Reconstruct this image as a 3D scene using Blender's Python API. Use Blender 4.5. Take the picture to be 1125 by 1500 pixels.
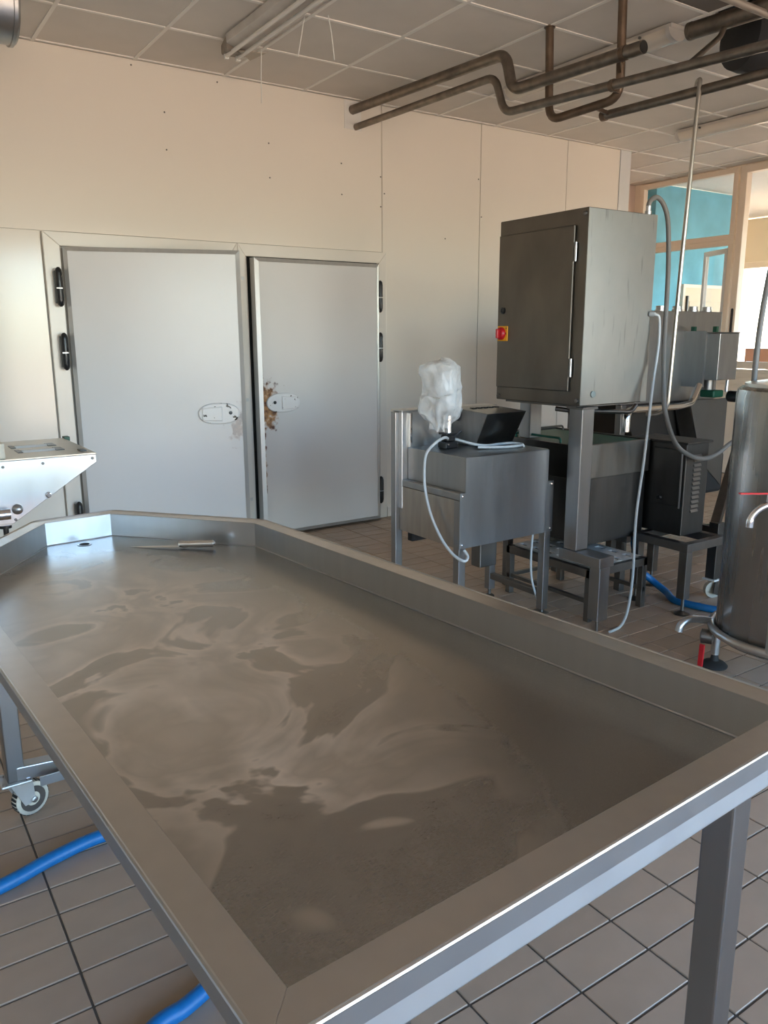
import bpy, math, random
from mathutils import Vector, Matrix, noise
random.seed(7)
sc = bpy.context.scene
for o in list(bpy.data.objects): bpy.data.objects.remove(o)
COL = sc.collection

# ------------------------------------------------------------ camera
cam = bpy.data.cameras.new('camera'); camo = bpy.data.objects.new('camera', cam); COL.objects.link(camo)
CAMR = ((0.83109003, -0.55612022, -0.00443488), (-0.12358752, -0.17690774, -0.97643729), (0.54223196, 0.81205539, -0.21575578))
camo.matrix_world = Matrix(((CAMR[0][0], -CAMR[1][0], -CAMR[2][0], 0), (CAMR[0][1], -CAMR[1][1], -CAMR[2][1], 0),
                            (CAMR[0][2], -CAMR[1][2], -CAMR[2][2], 1.5), (0, 0, 0, 1)))
cam.sensor_fit = 'HORIZONTAL'; cam.sensor_width = 36; cam.lens = 36 * 1160.56 / 1125; cam.clip_start = .02; cam.clip_end = 300
sc.camera = camo
# ------------------------------------------------------------ sky, sun, exposure
w = bpy.data.worlds.new('sky'); sc.world = w; w.use_nodes = True
nt = w.node_tree; bg = nt.nodes['Background']
sky = nt.nodes.new('ShaderNodeTexSky'); sky.sky_type = 'NISHITA'; sky.sun_disc = False
sky.sun_elevation = math.radians(37); sky.sun_rotation = math.radians(-26); sky.air_density = 1.0; sky.dust_density = .6; sky.ozone_density = 2.5
nt.links.new(sky.outputs[0], bg.inputs[0]); bg.inputs[1].default_value = .50
sl = bpy.data.lights.new('sun', 'SUN'); sl.energy = 20.0; sl.color = (1, .83, .64); sl.angle = .01
so = bpy.data.objects.new('sun', sl); COL.objects.link(so)
so.rotation_euler = Vector((.35, -.72, -.60)).to_track_quat('-Z', 'Y').to_euler()
def portal(name, loc, rot, sx, sy):
    l = bpy.data.lights.new(name, 'AREA'); l.shape = 'RECTANGLE'; l.size = sx; l.size_y = sy; l.cycles.is_portal = True
    o = bpy.data.objects.new(name, l); COL.objects.link(o); o.location = loc; o.rotation_euler = rot
FRONT_Y = -1.7
WIN_F = [(-.9, 1.5), (1.9, 4.3), (5.1, 6.5)]; WZ0, WZ1 = .10, 2.75
for a, b in WIN_F: portal('daylight_portal', ((a + b) / 2, FRONT_Y - .1, (WZ0 + WZ1) / 2), (math.pi / 2, 0, 0), b - a, WZ1 - WZ0)
portal('daylight_portal', (11.93, 6.1, 1.65), (0, math.pi / 2, 0), 1.9, 4.4)
portal('daylight_portal', (10, 3.25, 1.8), (math.pi / 2, 0, 0), 3.0, 2.2)  # portal of the added window in the neighbouring room
sc.view_settings.view_transform = 'Standard'; sc.view_settings.look = 'None'; sc.view_settings.gamma = 1
sc.view_settings.use_curve_mapping = False
sc.view_settings.exposure = 1.95
sc.cycles.max_bounces = 10; sc.cycles.diffuse_bounces = 6; sc.cycles.glossy_bounces = 5; sc.cycles.transparent_max_bounces = 12
sc.cycles.use_guiding = True; sc.cycles.guiding_training_samples = 64; sc.cycles.use_denoising = True; sc.cycles.sample_clamp_indirect = 8; sc.cycles.caustics_reflective = False; sc.cycles.caustics_refractive = False

# ------------------------------------------------------------ materials
def lk(n, a, b): n.links.new(a, b)
def mat(name, col, rough=.5, metal=0.0, scale=None, stretch=(1, 1, 1), dark=.8, rvar=.0, bump=0, bscale=None, spec=.5, detail=5, coat=0, rand=0):
    m = bpy.data.materials.new(name); m.use_nodes = True; n = m.node_tree; p = n.nodes['Principled BSDF']
    p.inputs['Base Color'].default_value = (*col, 1); p.inputs['Roughness'].default_value = rough; p.inputs['Metallic'].default_value = metal
    p.inputs['Specular IOR Level'].default_value = spec; p.inputs['Coat Weight'].default_value = coat; p.inputs['Coat Roughness'].default_value = .06
    cur = None
    if scale:
        tc = n.nodes.new('ShaderNodeTexCoord'); mp = n.nodes.new('ShaderNodeMapping'); mp.inputs['Scale'].default_value = stretch
        nz = n.nodes.new('ShaderNodeTexNoise'); nz.inputs['Scale'].default_value = scale; nz.inputs['Detail'].default_value = detail
        lk(n, tc.outputs['Object'], mp.inputs[0]); lk(n, mp.outputs[0], nz.inputs['Vector'])
        mr = n.nodes.new('ShaderNodeMapRange'); mr.inputs[1].default_value = .22; mr.inputs[2].default_value = .78
        mr.inputs[3].default_value = dark; mr.inputs[4].default_value = 1.0; lk(n, nz.outputs[0], mr.inputs[0])
        mx = n.nodes.new('ShaderNodeVectorMath'); mx.operation = 'SCALE'; mx.inputs[0].default_value = col
        lk(n, mr.outputs[0], mx.inputs['Scale']); lk(n, mx.outputs[0], p.inputs['Base Color']); cur = mx.outputs[0]
        if rvar:
            r2 = n.nodes.new('ShaderNodeMapRange'); r2.inputs[1].default_value = .3; r2.inputs[2].default_value = .7
            r2.inputs[3].default_value = rough + rvar; r2.inputs[4].default_value = rough - rvar; lk(n, nz.outputs[0], r2.inputs[0]); lk(n, r2.outputs[0], p.inputs['Roughness'])
        if bump:
            b = n.nodes.new('ShaderNodeBump'); b.inputs['Strength'].default_value = bump; b.inputs['Distance'].default_value = .004
            src = nz
            if bscale:
                src = n.nodes.new('ShaderNodeTexNoise'); src.inputs['Scale'].default_value = bscale; lk(n, tc.outputs['Object'], src.inputs['Vector'])
            lk(n, src.outputs[0], b.inputs['Height']); lk(n, b.outputs[0], p.inputs['Normal'])
    if rand:
        oi = n.nodes.new('ShaderNodeObjectInfo'); mr = n.nodes.new('ShaderNodeMapRange'); mr.inputs[3].default_value = 1 - rand; mr.inputs[4].default_value = 1
        lk(n, oi.outputs['Random'], mr.inputs[0]); mx = n.nodes.new('ShaderNodeVectorMath'); mx.operation = 'SCALE'
        if cur: lk(n, cur, mx.inputs[0])
        else: mx.inputs[0].default_value = col
        lk(n, mr.outputs[0], mx.inputs['Scale']); lk(n, mx.outputs[0], p.inputs['Base Color'])
    return m
def glass(name, tint=(1, 1, 1), gl=.12):
    m = bpy.data.materials.new(name); m.use_nodes = True; n = m.node_tree; n.nodes.remove(n.nodes['Principled BSDF'])
    t = n.nodes.new('ShaderNodeBsdfTransparent'); t.inputs[0].default_value = (*tint, 1); g = n.nodes.new('ShaderNodeBsdfGlossy'); g.inputs['Roughness'].default_value = .01
    lw = n.nodes.new('ShaderNodeLayerWeight'); pw = n.nodes.new('ShaderNodeMath'); pw.operation = 'POWER'; pw.inputs[1].default_value = 4; lk(n, lw.outputs['Facing'], pw.inputs[0])
    f = n.nodes.new('ShaderNodeMath'); f.operation = 'MULTIPLY_ADD'; f.inputs[1].default_value = .5; f.inputs[2].default_value = .025; lk(n, pw.outputs[0], f.inputs[0]); x = n.nodes.new('ShaderNodeMixShader')
    lk(n, f.outputs[0], x.inputs[0]); lk(n, t.outputs[0], x.inputs[1]); lk(n, g.outputs[0], x.inputs[2]); lk(n, x.outputs[0], n.nodes['Material Output'].inputs[0])
    return m
STEEL = mat('brushed_steel', (.52, .51, .495), .31, 1, 5, (6, 6, .5), .94, .02, detail=1)
STEELH = mat('brushed_steel_sheet', (.52, .525, .53), .31, 1, 4, (5, 5, .5), .95, .02, detail=1)
STEELD = mat('dull_steel', (.21, .20, .19), .40, 1, 4, (3, 3, 1), .85, .04)
TANKM = mat('tank_steel', (.36, .355, .345), .28, 1, 4, (8, 8, .4), .90, .03, detail=1)
CHROME = mat('polished_steel', (.72, .72, .71), .14, 1)
PIPE = mat('weathered_pipe', (.30, .255, .21), .45, 1, 14, (1, 1, 1), .55, .1)
PIPEB = mat('brown_stained_pipe', (.24, .17, .12), .5, .8, 12, (1, 1, 1), .5, .1)
DUCT = mat('galvanised_duct', (.45, .45, .44), .4, 1, 12, (1, 1, 1), .75)
WALLM = mat('gloss_wall_laminate', (.80, .755, .685), .13, 0, 1.2, (1, 1, 1), .975, 0, .02, 2.2, .5)
PVC = mat('cream_pvc_frame', (.76, .72, .66), .22, 0, 4, (1, 1, 1), .95)
ALU = mat('aluminium_edge', (.60, .60, .59), .35, .55, 6, (6, 6, 1), .9)
CEILM = mat('ceiling_panel_grey', (.70, .655, .605), .8, 0, 5, (1, 1, 1), .93, rand=.06)
CEILDARK = mat('dark_ceiling_panel', (.16, .14, .12), .8, 0, 6, (1, 1, 1), .8)  # single panel in a darker grey-brown
TBAR = mat('ceiling_grid_white', (.80, .77, .73), .5)
TILE = mat('floor_tile_beige', (.49, .36, .255), .38, 0, 9, (1, 1, 1), .90, .05, .06, 40, .5, rand=.09)
GROUT = mat('floor_grout', (.15, .125, .10), .6, 0, 30, (1, 1, 1), .7)
BLACK = mat('black_plastic', (.012, .012, .013), .3)
RUBBER = mat('black_rubber', (.018, .018, .018), .7)
DARKV = mat('cavity_shade', (.01, .01, .01), .9)  # near-black colour paints the shade inside holes, slots and openings
BLUEH = mat('blue_rubber_hose', (.006, .145, .40), .42, 0, 60, (1, 1, 1), .8)
GREYC = mat('grey_cable', (.50, .54, .56), .45)
CONDUIT = mat('dark_grey_conduit', (.17, .165, .155), .45)
GREEN = mat('green_plastic', (.006, .10, .07), .45)
GREENT = mat('green_tape', (.004, .065, .035), .5)
RED = mat('red_plastic', (.48, .012, .02), .3)
YELLOW = mat('yellow_plastic', (.78, .38, .01), .4)
WHITEP = mat('white_plastic', (.72, .72, .69), .4)
NYLON = mat('ivory_nylon', (.62, .58, .48), .45, 0, 30, (1, 1, 1), .7)
BEIGE = mat('beige_painted_frame', (.76, .66, .54), .45)
BLUEW = mat('sponged_blue_paint', (.17, .52, .70), .8, 0, 3, (1, 1, 1), .62)
CREAMW = mat('cream_wall_paint', (.72, .63, .48), .8)
WHITEW = mat('white_wall_paint', (.78, .77, .75), .8)
PINKW = mat('pinkish_wall_paint', (.60, .48, .41), .8)
GREYW = mat('pale_corner_trim', (.62, .64, .65), .5)
ORANGEP = mat('terracotta_panel', (.45, .22, .14), .6)
GROUND = mat('sunlit_paving', (.56, .46, .345), .9, 0, 3, (1, 1, 1), .85)
LAMPM = mat('white_enamel', (.62, .58, .54), .4, 0, 8, (1, 1, 1), .8)
TUBEM = mat('fluorescent_tube_glass', (.70, .68, .64), .15)
DIFF = mat('yellowed_diffuser', (.66, .60, .52), .25)
LIPM = mat('lip_skylight_steel', (.36, .385, .41), .40, 1, 4, (5, 5, .5), .95, .02, detail=1)  # blue cast of the skylight is put into the lip colour
RAILM = mat('rail_skylight_steel', (.56, .62, .68), .46, 1, 4, (5, 5, .5), .95, .02, detail=1)  # brighter blue copy for the near rail, skylight put into the colour
STEELM = mat('machine_steel', (.33, .33, .33), .32, 1, 5, (6, 6, .5), .92, .02, detail=1)
PANELM = mat('front_daylight_steel', (.36, .385, .41), .33, 1, 4, (7, 7, .6), .88, .03, detail=2)  # blue of the window light is mixed into the front panel colour
FLANGEM = mat('flange_reflection_steel', (.54, .52, .495), .33, 1, 5, (6, 6, .5), .95, .02, detail=1)  # warm tint of the reflected wall is put into the flange colour
GLASS = glass('window_glass')

def leaf_mat(name, col, hx, hz, edge_x, amount, lower):
    """white enamelled door sheet; rust creeping round the handle at (hx,hz) and along the edge at edge_x"""
    m = mat(name, col, .25, 0, 3, (1, 1, 1), .965); n = m.node_tree; p = n.nodes['Principled BSDF']
    base = p.inputs['Base Color'].links[0].from_socket
    tc = n.nodes.new('ShaderNodeTexCoord'); sp = n.nodes.new('ShaderNodeSeparateXYZ'); lk(n, tc.outputs['Object'], sp.inputs[0])
    def mth(op, a, b=None):
        q = n.nodes.new('ShaderNodeMath'); q.operation = op
        for i, v in enumerate((a, b)):
            if v is None: continue
            if isinstance(v, (int, float)): q.inputs[i].default_value = v
            else: lk(n, v, q.inputs[i])
        return q.outputs[0]
    X, Z = sp.outputs[0], sp.outputs[2]
    nz = n.nodes.new('ShaderNodeTexNoise'); nz.inputs['Scale'].default_value = 22; nz.inputs['Detail'].default_value = 6; lk(n, tc.outputs['Object'], nz.inputs['Vector'])
    N = nz.outputs[0]
    dx = mth('DIVIDE', mth('SUBTRACT', X, hx), .085); dz = mth('DIVIDE', mth('SUBTRACT', Z, hz - .035), .15)
    d = mth('SQRT', mth('ADD', mth('MULTIPLY', dx, dx), mth('MULTIPLY', dz, dz)))
    a = mth('SUBTRACT', 1.62 if lower else 1.12, d)
    ed = mth('DIVIDE', mth('ABSOLUTE', mth('SUBTRACT', X, edge_x)), .022)
    zr = mth('MULTIPLY', mth('SUBTRACT', 1.0, mth('DIVIDE', mth('ABSOLUTE', mth('SUBTRACT', Z, .78)), .62)), 1.6)
    e = mth('SUBTRACT', mth('MINIMUM', zr, .82), ed)
    v = mth('ADD', mth('MAXIMUM', a, e) if lower else a, mth('MULTIPLY', mth('SUBTRACT', N, .5), 3.0))
    mr = n.nodes.new('ShaderNodeMapRange'); mr.inputs[1].default_value = .35; mr.inputs[2].default_value = .8; mr.inputs[4].default_value = amount; lk(n, v, mr.inputs[0])
    rc = n.nodes.new('ShaderNodeValToRGB'); rc.color_ramp.elements[0].color = (.52, .27, .10, 1); rc.color_ramp.elements[1].color = (.10, .028, .01, 1)
    rc.color_ramp.elements[0].position = .42; rc.color_ramp.elements[1].position = .62; lk(n, N, rc.inputs[0])
    mx = n.nodes.new('ShaderNodeMix'); mx.data_type = 'RGBA'; lk(n, mr.outputs[0], mx.inputs[0]); lk(n, base, mx.inputs[6]); lk(n, rc.outputs[0], mx.inputs[7])
    lk(n, mx.outputs[2], p.inputs['Base Color'])
    r2 = n.nodes.new('ShaderNodeMapRange'); r2.inputs[3].default_value = .25; r2.inputs[4].default_value = .8; lk(n, mr.outputs[0], r2.inputs[0]); lk(n, r2.outputs[0], p.inputs['Roughness'])
    return m
def chipped():
    m = mat('chipped_white_enamel', (.80, .80, .80), .3, 0, 26, (1, 1, 1), .97); n = m.node_tree; p = n.nodes['Principled BSDF']
    tc = n.nodes.new('ShaderNodeTexCoord'); nz = n.nodes.new('ShaderNodeTexNoise'); nz.inputs['Scale'].default_value = 28; nz.inputs['Detail'].default_value = 3; lk(n, tc.outputs['Object'], nz.inputs['Vector'])
    rc = n.nodes.new('ShaderNodeValToRGB'); rc.color_ramp.interpolation = 'CONSTANT'
    rc.color_ramp.elements[0].color = (.80, .80, .80, 1); rc.color_ramp.elements[1].color = (.03, .025, .02, 1); rc.color_ramp.elements[1].position = .645
    lk(n, nz.outputs[0], rc.inputs[0]); lk(n, rc.outputs[0], p.inputs['Base Color']); return m
CHIP = chipped()
SEAL = mat('gasket_shadow_brown', (.30, .22, .19), .6)  # pinkish brown paints the shadow behind the leaf edge into the gasket
def pan_mat():
    m = bpy.data.materials.new('stained_steel_pan'); m.use_nodes = True; n = m.node_tree; p = n.nodes['Principled BSDF']; p.inputs['Metallic'].default_value = 1
    tc = n.nodes.new('ShaderNodeTexCoord')
    def nz(scale, det, dist, stretch=(1, 1, 1)):
        mp = n.nodes.new('ShaderNodeMapping'); mp.inputs['Scale'].default_value = stretch; mp.inputs['Location'].default_value = (3.1, 1.7, 0); lk(n, tc.outputs['Object'], mp.inputs[0])
        q = n.nodes.new('ShaderNodeTexNoise'); q.inputs['Scale'].default_value = scale; q.inputs['Detail'].default_value = det; q.inputs['Distortion'].default_value = dist
        lk(n, mp.outputs[0], q.inputs['Vector']); return q.outputs[0]
    a = nz(3.3, 3.5, 1.3); b = nz(9, 5, .6, (1, .5, 1)); f = nz(120, 2, 0, (1, 14, 1))
    rp = n.nodes.new('ShaderNodeValToRGB'); e = rp.color_ramp.elements
    e[0].position = .34; e[0].color = (.06, .06, .06, 1); e[1].position = .68; e[1].color = (.55, .55, .55, 1)
    k = e.new(.455); k.color = (.14, .14, .14, 1); k = e.new(.487); k.color = (.85, .85, .85, 1); k = e.new(.53); k.color = (.70, .70, .70, 1); k = e.new(.60); k.color = (.40, .40, .40, 1)
    lk(n, a, rp.inputs[0])
    # the film dries towards the middle of the pan, the rim side stays clean
    sp = n.nodes.new('ShaderNodeSeparateXYZ'); lk(n, tc.outputs['Object'], sp.inputs[0])
    def mth(op, x, y):
        q = n.nodes.new('ShaderNodeMath'); q.operation = op
        for i, v in enumerate((x, y)):
            if isinstance(v, (int, float)): q.inputs[i].default_value = v
            else: lk(n, v, q.inputs[i])
        return q.outputs[0]
    dx = mth('DIVIDE', mth('SUBTRACT', sp.outputs[0], -.17), .40); dy = mth('DIVIDE', mth('SUBTRACT', sp.outputs[1], -.10), 1.0)
    rad = mth('SQRT', mth('ADD', mth('MULTIPLY', dx, dx), mth('MULTIPLY', dy, dy)), 0)
    env = n.nodes.new('ShaderNodeMapRange'); env.inputs[1].default_value = 1.15; env.inputs[2].default_value = .55; lk(n, rad, env.inputs[0])
    msk = mth('MULTIPLY', rp.outputs[0], env.outputs[0]); msk = mth('MULTIPLY', msk, mth('ADD', .30, mth('MULTIPLY', b, 1.2)))
    mx = n.nodes.new('ShaderNodeMix'); mx.data_type = 'RGBA'; lk(n, msk, mx.inputs[0]); mx.inputs[6].default_value = (.335, .33, .32, 1); mx.inputs[7].default_value = (.78, .725, .66, 1)
    lk(n, mx.outputs[2], p.inputs['Base Color'])
    r = mth('ADD', .24, mth('MULTIPLY', msk, .26)); r = mth('ADD', r, mth('MULTIPLY', f, .05)); lk(n, r, p.inputs['Roughness'])
    return m
PANM = pan_mat()
def bag_mat():
    m = bpy.data.materials.new('crumpled_clear_film'); m.use_nodes = True; n = m.node_tree; p = n.nodes['Principled BSDF']
    p.inputs['Base Color'].default_value = (.86, .87, .86, 1); p.inputs['Roughness'].default_value = .22; p.inputs['Transmission Weight'].default_value = 0; p.inputs['Specular IOR Level'].default_value = .8
    tc = n.nodes.new('ShaderNodeTexCoord'); vz = n.nodes.new('ShaderNodeTexNoise'); vz.inputs['Scale'].default_value = 26; vz.inputs['Detail'].default_value = 3; vz.inputs['Distortion'].default_value = 1.2; bp = n.nodes.new('ShaderNodeBump'); bp.inputs['Strength'].default_value = .7; bp.inputs['Distance'].default_value = .012
    lk(n, tc.outputs['Object'], vz.inputs['Vector']); lk(n, vz.outputs[0], bp.inputs['Height']); lk(n, bp.outputs[0], p.inputs['Normal'])
    t = n.nodes.new('ShaderNodeBsdfTransparent'); x = n.nodes.new('ShaderNodeMixShader'); lw = n.nodes.new('ShaderNodeLayerWeight'); lw.inputs[0].default_value = .35
    mr = n.nodes.new('ShaderNodeMapRange'); mr.inputs[3].default_value = .34; mr.inputs[4].default_value = .75; lk(n, lw.outputs['Facing'], mr.inputs[0])
    lk(n, mr.outputs[0], x.inputs[0]); lk(n, t.outputs[0], x.inputs[1]); lk(n, p.outputs[0], x.inputs[2]); lk(n, x.outputs[0], n.nodes['Material Output'].inputs[0]); return m
BAGM = bag_mat()

# ------------------------------------------------------------ mesh helpers
class MB:
    def __init__(s): s.v = []; s.f = []
    def add(s, vs, fs):
        k = len(s.v); s.v += [Vector(a) for a in vs]; s.f += [tuple(i + k for i in q) for q in fs]; return s
    def box(s, x0, x1, y0, y1, z0, z1):
        return s.add([(x0, y0, z0), (x1, y0, z0), (x1, y1, z0), (x0, y1, z0), (x0, y0, z1), (x1, y0, z1), (x1, y1, z1), (x0, y1, z1)],
                     [(0, 3, 2, 1), (4, 5, 6, 7), (0, 1, 5, 4), (1, 2, 6, 5), (2, 3, 7, 6), (3, 0, 4, 7)])
    def hexa(s, lo, hi):       # two quads, lower and upper
        return s.add(list(lo) + list(hi), [(0, 3, 2, 1), (4, 5, 6, 7), (0, 1, 5, 4), (1, 2, 6, 5), (2, 3, 7, 6), (3, 0, 4, 7)])
    def prism(s, poly, d):     # polygon extruded by vector d
        n = len(poly); P = [Vector(p) for p in poly]; d = Vector(d)
        return s.add(P + [p + d for p in P], [tuple(range(n))[::-1], tuple(range(n, 2 * n))] + [(i, (i + 1) % n, n + (i + 1) % n, n + i) for i in range(n)])
    def bar(s, a, b, w, h, up=(0, 0, 1)):
        a = Vector(a); b = Vector(b); d = (b - a).normalized(); up = Vector(up)
        if abs(d.dot(up)) > .98: up = Vector((0, 1, 0))
        x = d.cross(up).normalized() * w / 2; z = x.cross(d).normalized() * h / 2
        return s.hexa([a - x - z, a + x - z, b + x - z, b - x - z], [a - x + z, a + x + z, b + x + z, b - x + z])
    def tube(s, pts, r, n=12, cap=True):
        P = [Vector(p) for p in pts]; rs = r if isinstance(r, (list, tuple)) else [r] * len(P); k = len(s.v); ref = None
        for i, p in enumerate(P):
            t = ((P[min(i + 1, len(P) - 1)] - P[max(i - 1, 0)])).normalized()
            if ref is None:
                ref = t.orthogonal().normalized()
            ref = (ref - t * ref.dot(t)); ref = ref.normalized() if ref.length > 1e-6 else t.orthogonal().normalized()
            u = t.cross(ref)
            for j in range(n):
                a = 2 * math.pi * j / n; s.v.append(p + (ref * math.cos(a) + u * math.sin(a)) * rs[i])
        for i in range(len(P) - 1):
            for j in range(n):
                s.f.append((k + i * n + j, k + i * n + (j + 1) % n, k + (i + 1) * n + (j + 1) % n, k + (i + 1) * n + j))
        if cap:
            s.f.append(tuple(k + j for j in range(n))[::-1]); s.f.append(tuple(k + (len(P) - 1) * n + j for j in range(n)))
        return s
    def lathe(s, prof, c, axis=(0, 0, 1), n=24):
        ax = Vector(axis).normalized(); u = ax.orthogonal().normalized(); w_ = ax.cross(u); c = Vector(c); k = len(s.v)
        for r, h in prof:
            for j in range(n):
                a = 2 * math.pi * j / n; s.v.append(c + ax * h + (u * math.cos(a) + w_ * math.sin(a)) * max(r, 1e-4))
        for i in range(len(prof) - 1):
            for j in range(n):
                s.f.append((k + i * n + j, k + i * n + (j + 1) % n, k + (i + 1) * n + (j + 1) % n, k + (i + 1) * n + j))
        s.f.append(tuple(k + j for j in range(n))[::-1]); s.f.append(tuple(k + (len(prof) - 1) * n + j for j in range(n)))
        return s
    def build(s, name, m, parent=None, smooth=False, bevel=0, seg=2):
        me = bpy.data.meshes.new(name); off = Vector((0, 0, 0))
        q = parent
        while q is not None: off += q.location; q = q.parent
        me.from_pydata([tuple(a - off) for a in s.v], [], s.f); me.update()
        import bmesh
        b = bmesh.new(); b.from_mesh(me); bmesh.ops.recalc_face_normals(b, faces=b.faces); b.to_mesh(me); b.free()
        me.materials.append(m); o = bpy.data.objects.new(name, me); COL.objects.link(o); o.parent = parent
        if smooth:
            for p in me.polygons: p.use_smooth = True
            try: me.set_sharp_from_angle(angle=math.radians(40))
            except Exception: pass
        if bevel:
            md = o.modifiers.new('bevel', 'BEVEL'); md.width = bevel; md.segments = seg; md.limit_method = 'ANGLE'; md.angle_limit = math.radians(35)
            md.harden_normals = False
        return o
def box(*a): return MB().box(*a)
def smooth_path(pts, n=6):
    P = [Vector(p) for p in pts]; out = []
    for i in range(len(P) - 1):
        p0 = P[max(i - 1, 0)]; p1 = P[i]; p2 = P[i + 1]; p3 = P[min(i + 2, len(P) - 1)]
        for j in range(n):
            t = j / n; out.append(.5 * ((2 * p1) + (p2 - p0) * t + (2 * p0 - 5 * p1 + 4 * p2 - p3) * t * t + (3 * p1 - p0 - 3 * p2 + p3) * t ** 3))
    return out + [P[-1]]
def round_path(pts, r, n=6):
    P = [Vector(p) for p in pts]; out = [P[0]]
    for i in range(1, len(P) - 1):
        a = (P[i - 1] - P[i]); b = (P[i + 1] - P[i]); rr = min(r, a.length * .49, b.length * .49); a.normalize(); b.normalize()
        A = P[i] + a * rr; B = P[i] + b * rr
        for j in range(n + 1):
            t = j / n; out.append(A * (1 - t) ** 2 + P[i] * 2 * t * (1 - t) + B * t * t)
    return out + [P[-1]]
def thing(name, label, cat, loc, group=None):
    o = bpy.data.objects.new(name, None); COL.objects.link(o); o.location = loc; o.empty_display_size = .1
    o['label'] = label; o['category'] = cat
    if group: o['group'] = group
    return o
def tag(o, label, cat, group=None):
    o['label'] = label; o['category'] = cat
    if group: o['group'] = group
    return o
def st(o, label=None, cat=None):
    o['kind'] = 'structure'
    if label: o['label'] = label
    if cat: o['category'] = cat
    return o
def root_struct(name, loc, label, cat):
    o = bpy.data.objects.new(name, None); COL.objects.link(o); o.location = loc; o.empty_display_size = .1; return st(o, label, cat)

# ------------------------------------------------------------ floor with separate tiles
BACK = 5.5; LEFT = -1.7; RIGHT = 8.05; CZ = 3.235
floor = st(box(LEFT, 12.1, FRONT_Y, 8.6, -.12, -.004).build('floor', GROUT), 'beige rectangular tiled floor with dark joints', 'floor')
TX, TY, TG = .24, .12, .006
tb = MB().box(-TX / 2 + TG / 2, TX / 2 - TG / 2, -TY / 2 + TG / 2, TY / 2 - TG / 2, -.02, 0)
tile_me = None
def px(x, y, z):
    d = Vector((x, y, z - 1.5)); c = [Vector(r).dot(d) for r in CAMR]
    if c[2] < .2: return None
    return 562.5 + 1160.56 * c[0] / c[2], 750 + 1160.56 * c[1] / c[2]
def under_table(x, y):
    t = (1.5 - .88) / 1.5; u, v = x * t, y * t
    return .55 < v < 2.85 and .19 < u < 1.26
cells = []
x0 = .2925 - TX / 2; y0 = 1.17 + TY / 2
for i in range(-8, 34):
    for j in range(-24, 45):
        cx = x0 + i * TX; cy = y0 + j * TY
        if cx < LEFT + .12 or cx > 8.0 or cy < FRONT_Y + .07 or cy > 6.55: continue
        if cy > 5.46 and cx < 6.5: continue
        p = px(cx, cy, 0); vis = 0
        if p and -60 < p[0] < 1185 and -60 < p[1] < 1560 and not under_table(cx, cy): vis = 1 / ((cx * cx + cy * cy + 2.25) ** 1.5)
        cells.append((vis, cx, cy))
cells.sort(reverse=True)
rest = MB()
for k, (vis, cx, cy) in enumerate(cells):
    if k < 300:
        if tile_me is None:
            o = tb.build('tile', TILE, floor, bevel=.0015, seg=1); tile_me = o
        else:
            o = tile_me.copy(); COL.objects.link(o); o.parent = floor
        o.location = (cx, cy, random.uniform(-.0006, .0006))
    else:
        rest.box(cx - TX / 2 + TG / 2, cx + TX / 2 - TG / 2, cy - TY / 2 + TG / 2, cy + TY / 2 - TG / 2, -.02, 0)
ro = rest.build('tiles', TILE, floor); ro['kind'] = 'stuff'

# ------------------------------------------------------------ ceiling: slab, panels, grid
ceil = st(box(LEFT - .3, 12.3, FRONT_Y - .3, 8.8, CZ + .03, CZ + .3).build('ceiling', WHITEW), 'suspended ceiling of square grey panels', 'ceiling')
GX, GY, GS = 1.163, 4.868, .6075
xs = [GX + GS * k for k in range(-5, 12)]; ys = [GY + GS * k for k in range(-11, 4)]
pan = None
for x in xs:
    for y in ys:
        a, b = max(x, LEFT), min(x + GS, RIGHT); c, d = max(y, FRONT_Y), min(y + GS, 6.65)
        if b - a < .05 or d - c < .05: continue
        hole = abs(x - (GX + 4 * GS)) < .01 and abs(y - (GY - 4 * GS)) < .01
        hole2 = abs(x - (GX + 5 * GS)) < .01 and abs(y - (GY - 4 * GS)) < .01
        darkp = False
        if hole2: continue
        full = abs(b - a - GS) < 1e-4 and abs(d - c - GS) < 1e-4
        if full and pan and not (hole or darkp):
            o = pan.copy(); COL.objects.link(o); o.parent = ceil
        else:
            o = box(-(b - a) / 2 + .004, (b - a) / 2 - .004, -(d - c) / 2 + .004, (d - c) / 2 - .004, 0, .016).build('ceiling_panel', CEILDARK if (hole or darkp) else CEILM, ceil)
            if full and not (hole or darkp): pan = o
        o.location = ((a + b) / 2, (c + d) / 2, CZ + random.uniform(.001, .005))
for x in xs:
    if LEFT < x < RIGHT: box(x - .011, x + .011, FRONT_Y, 6.65, CZ - .004, CZ + .012).build('grid_bar', TBAR, ceil)
for y in ys:
    if FRONT_Y < y < 6.65: box(LEFT, RIGHT, y - .011, y + .011, CZ - .003, CZ + .011).build('grid_bar', TBAR, ceil)
box(4.2, 4.8, 2.44, 3.04, CZ + .022, CZ + .029).build('cell_shade_sheet', DARKV, ceil)  # black sheet paints the shade of the open ceiling cell

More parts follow.
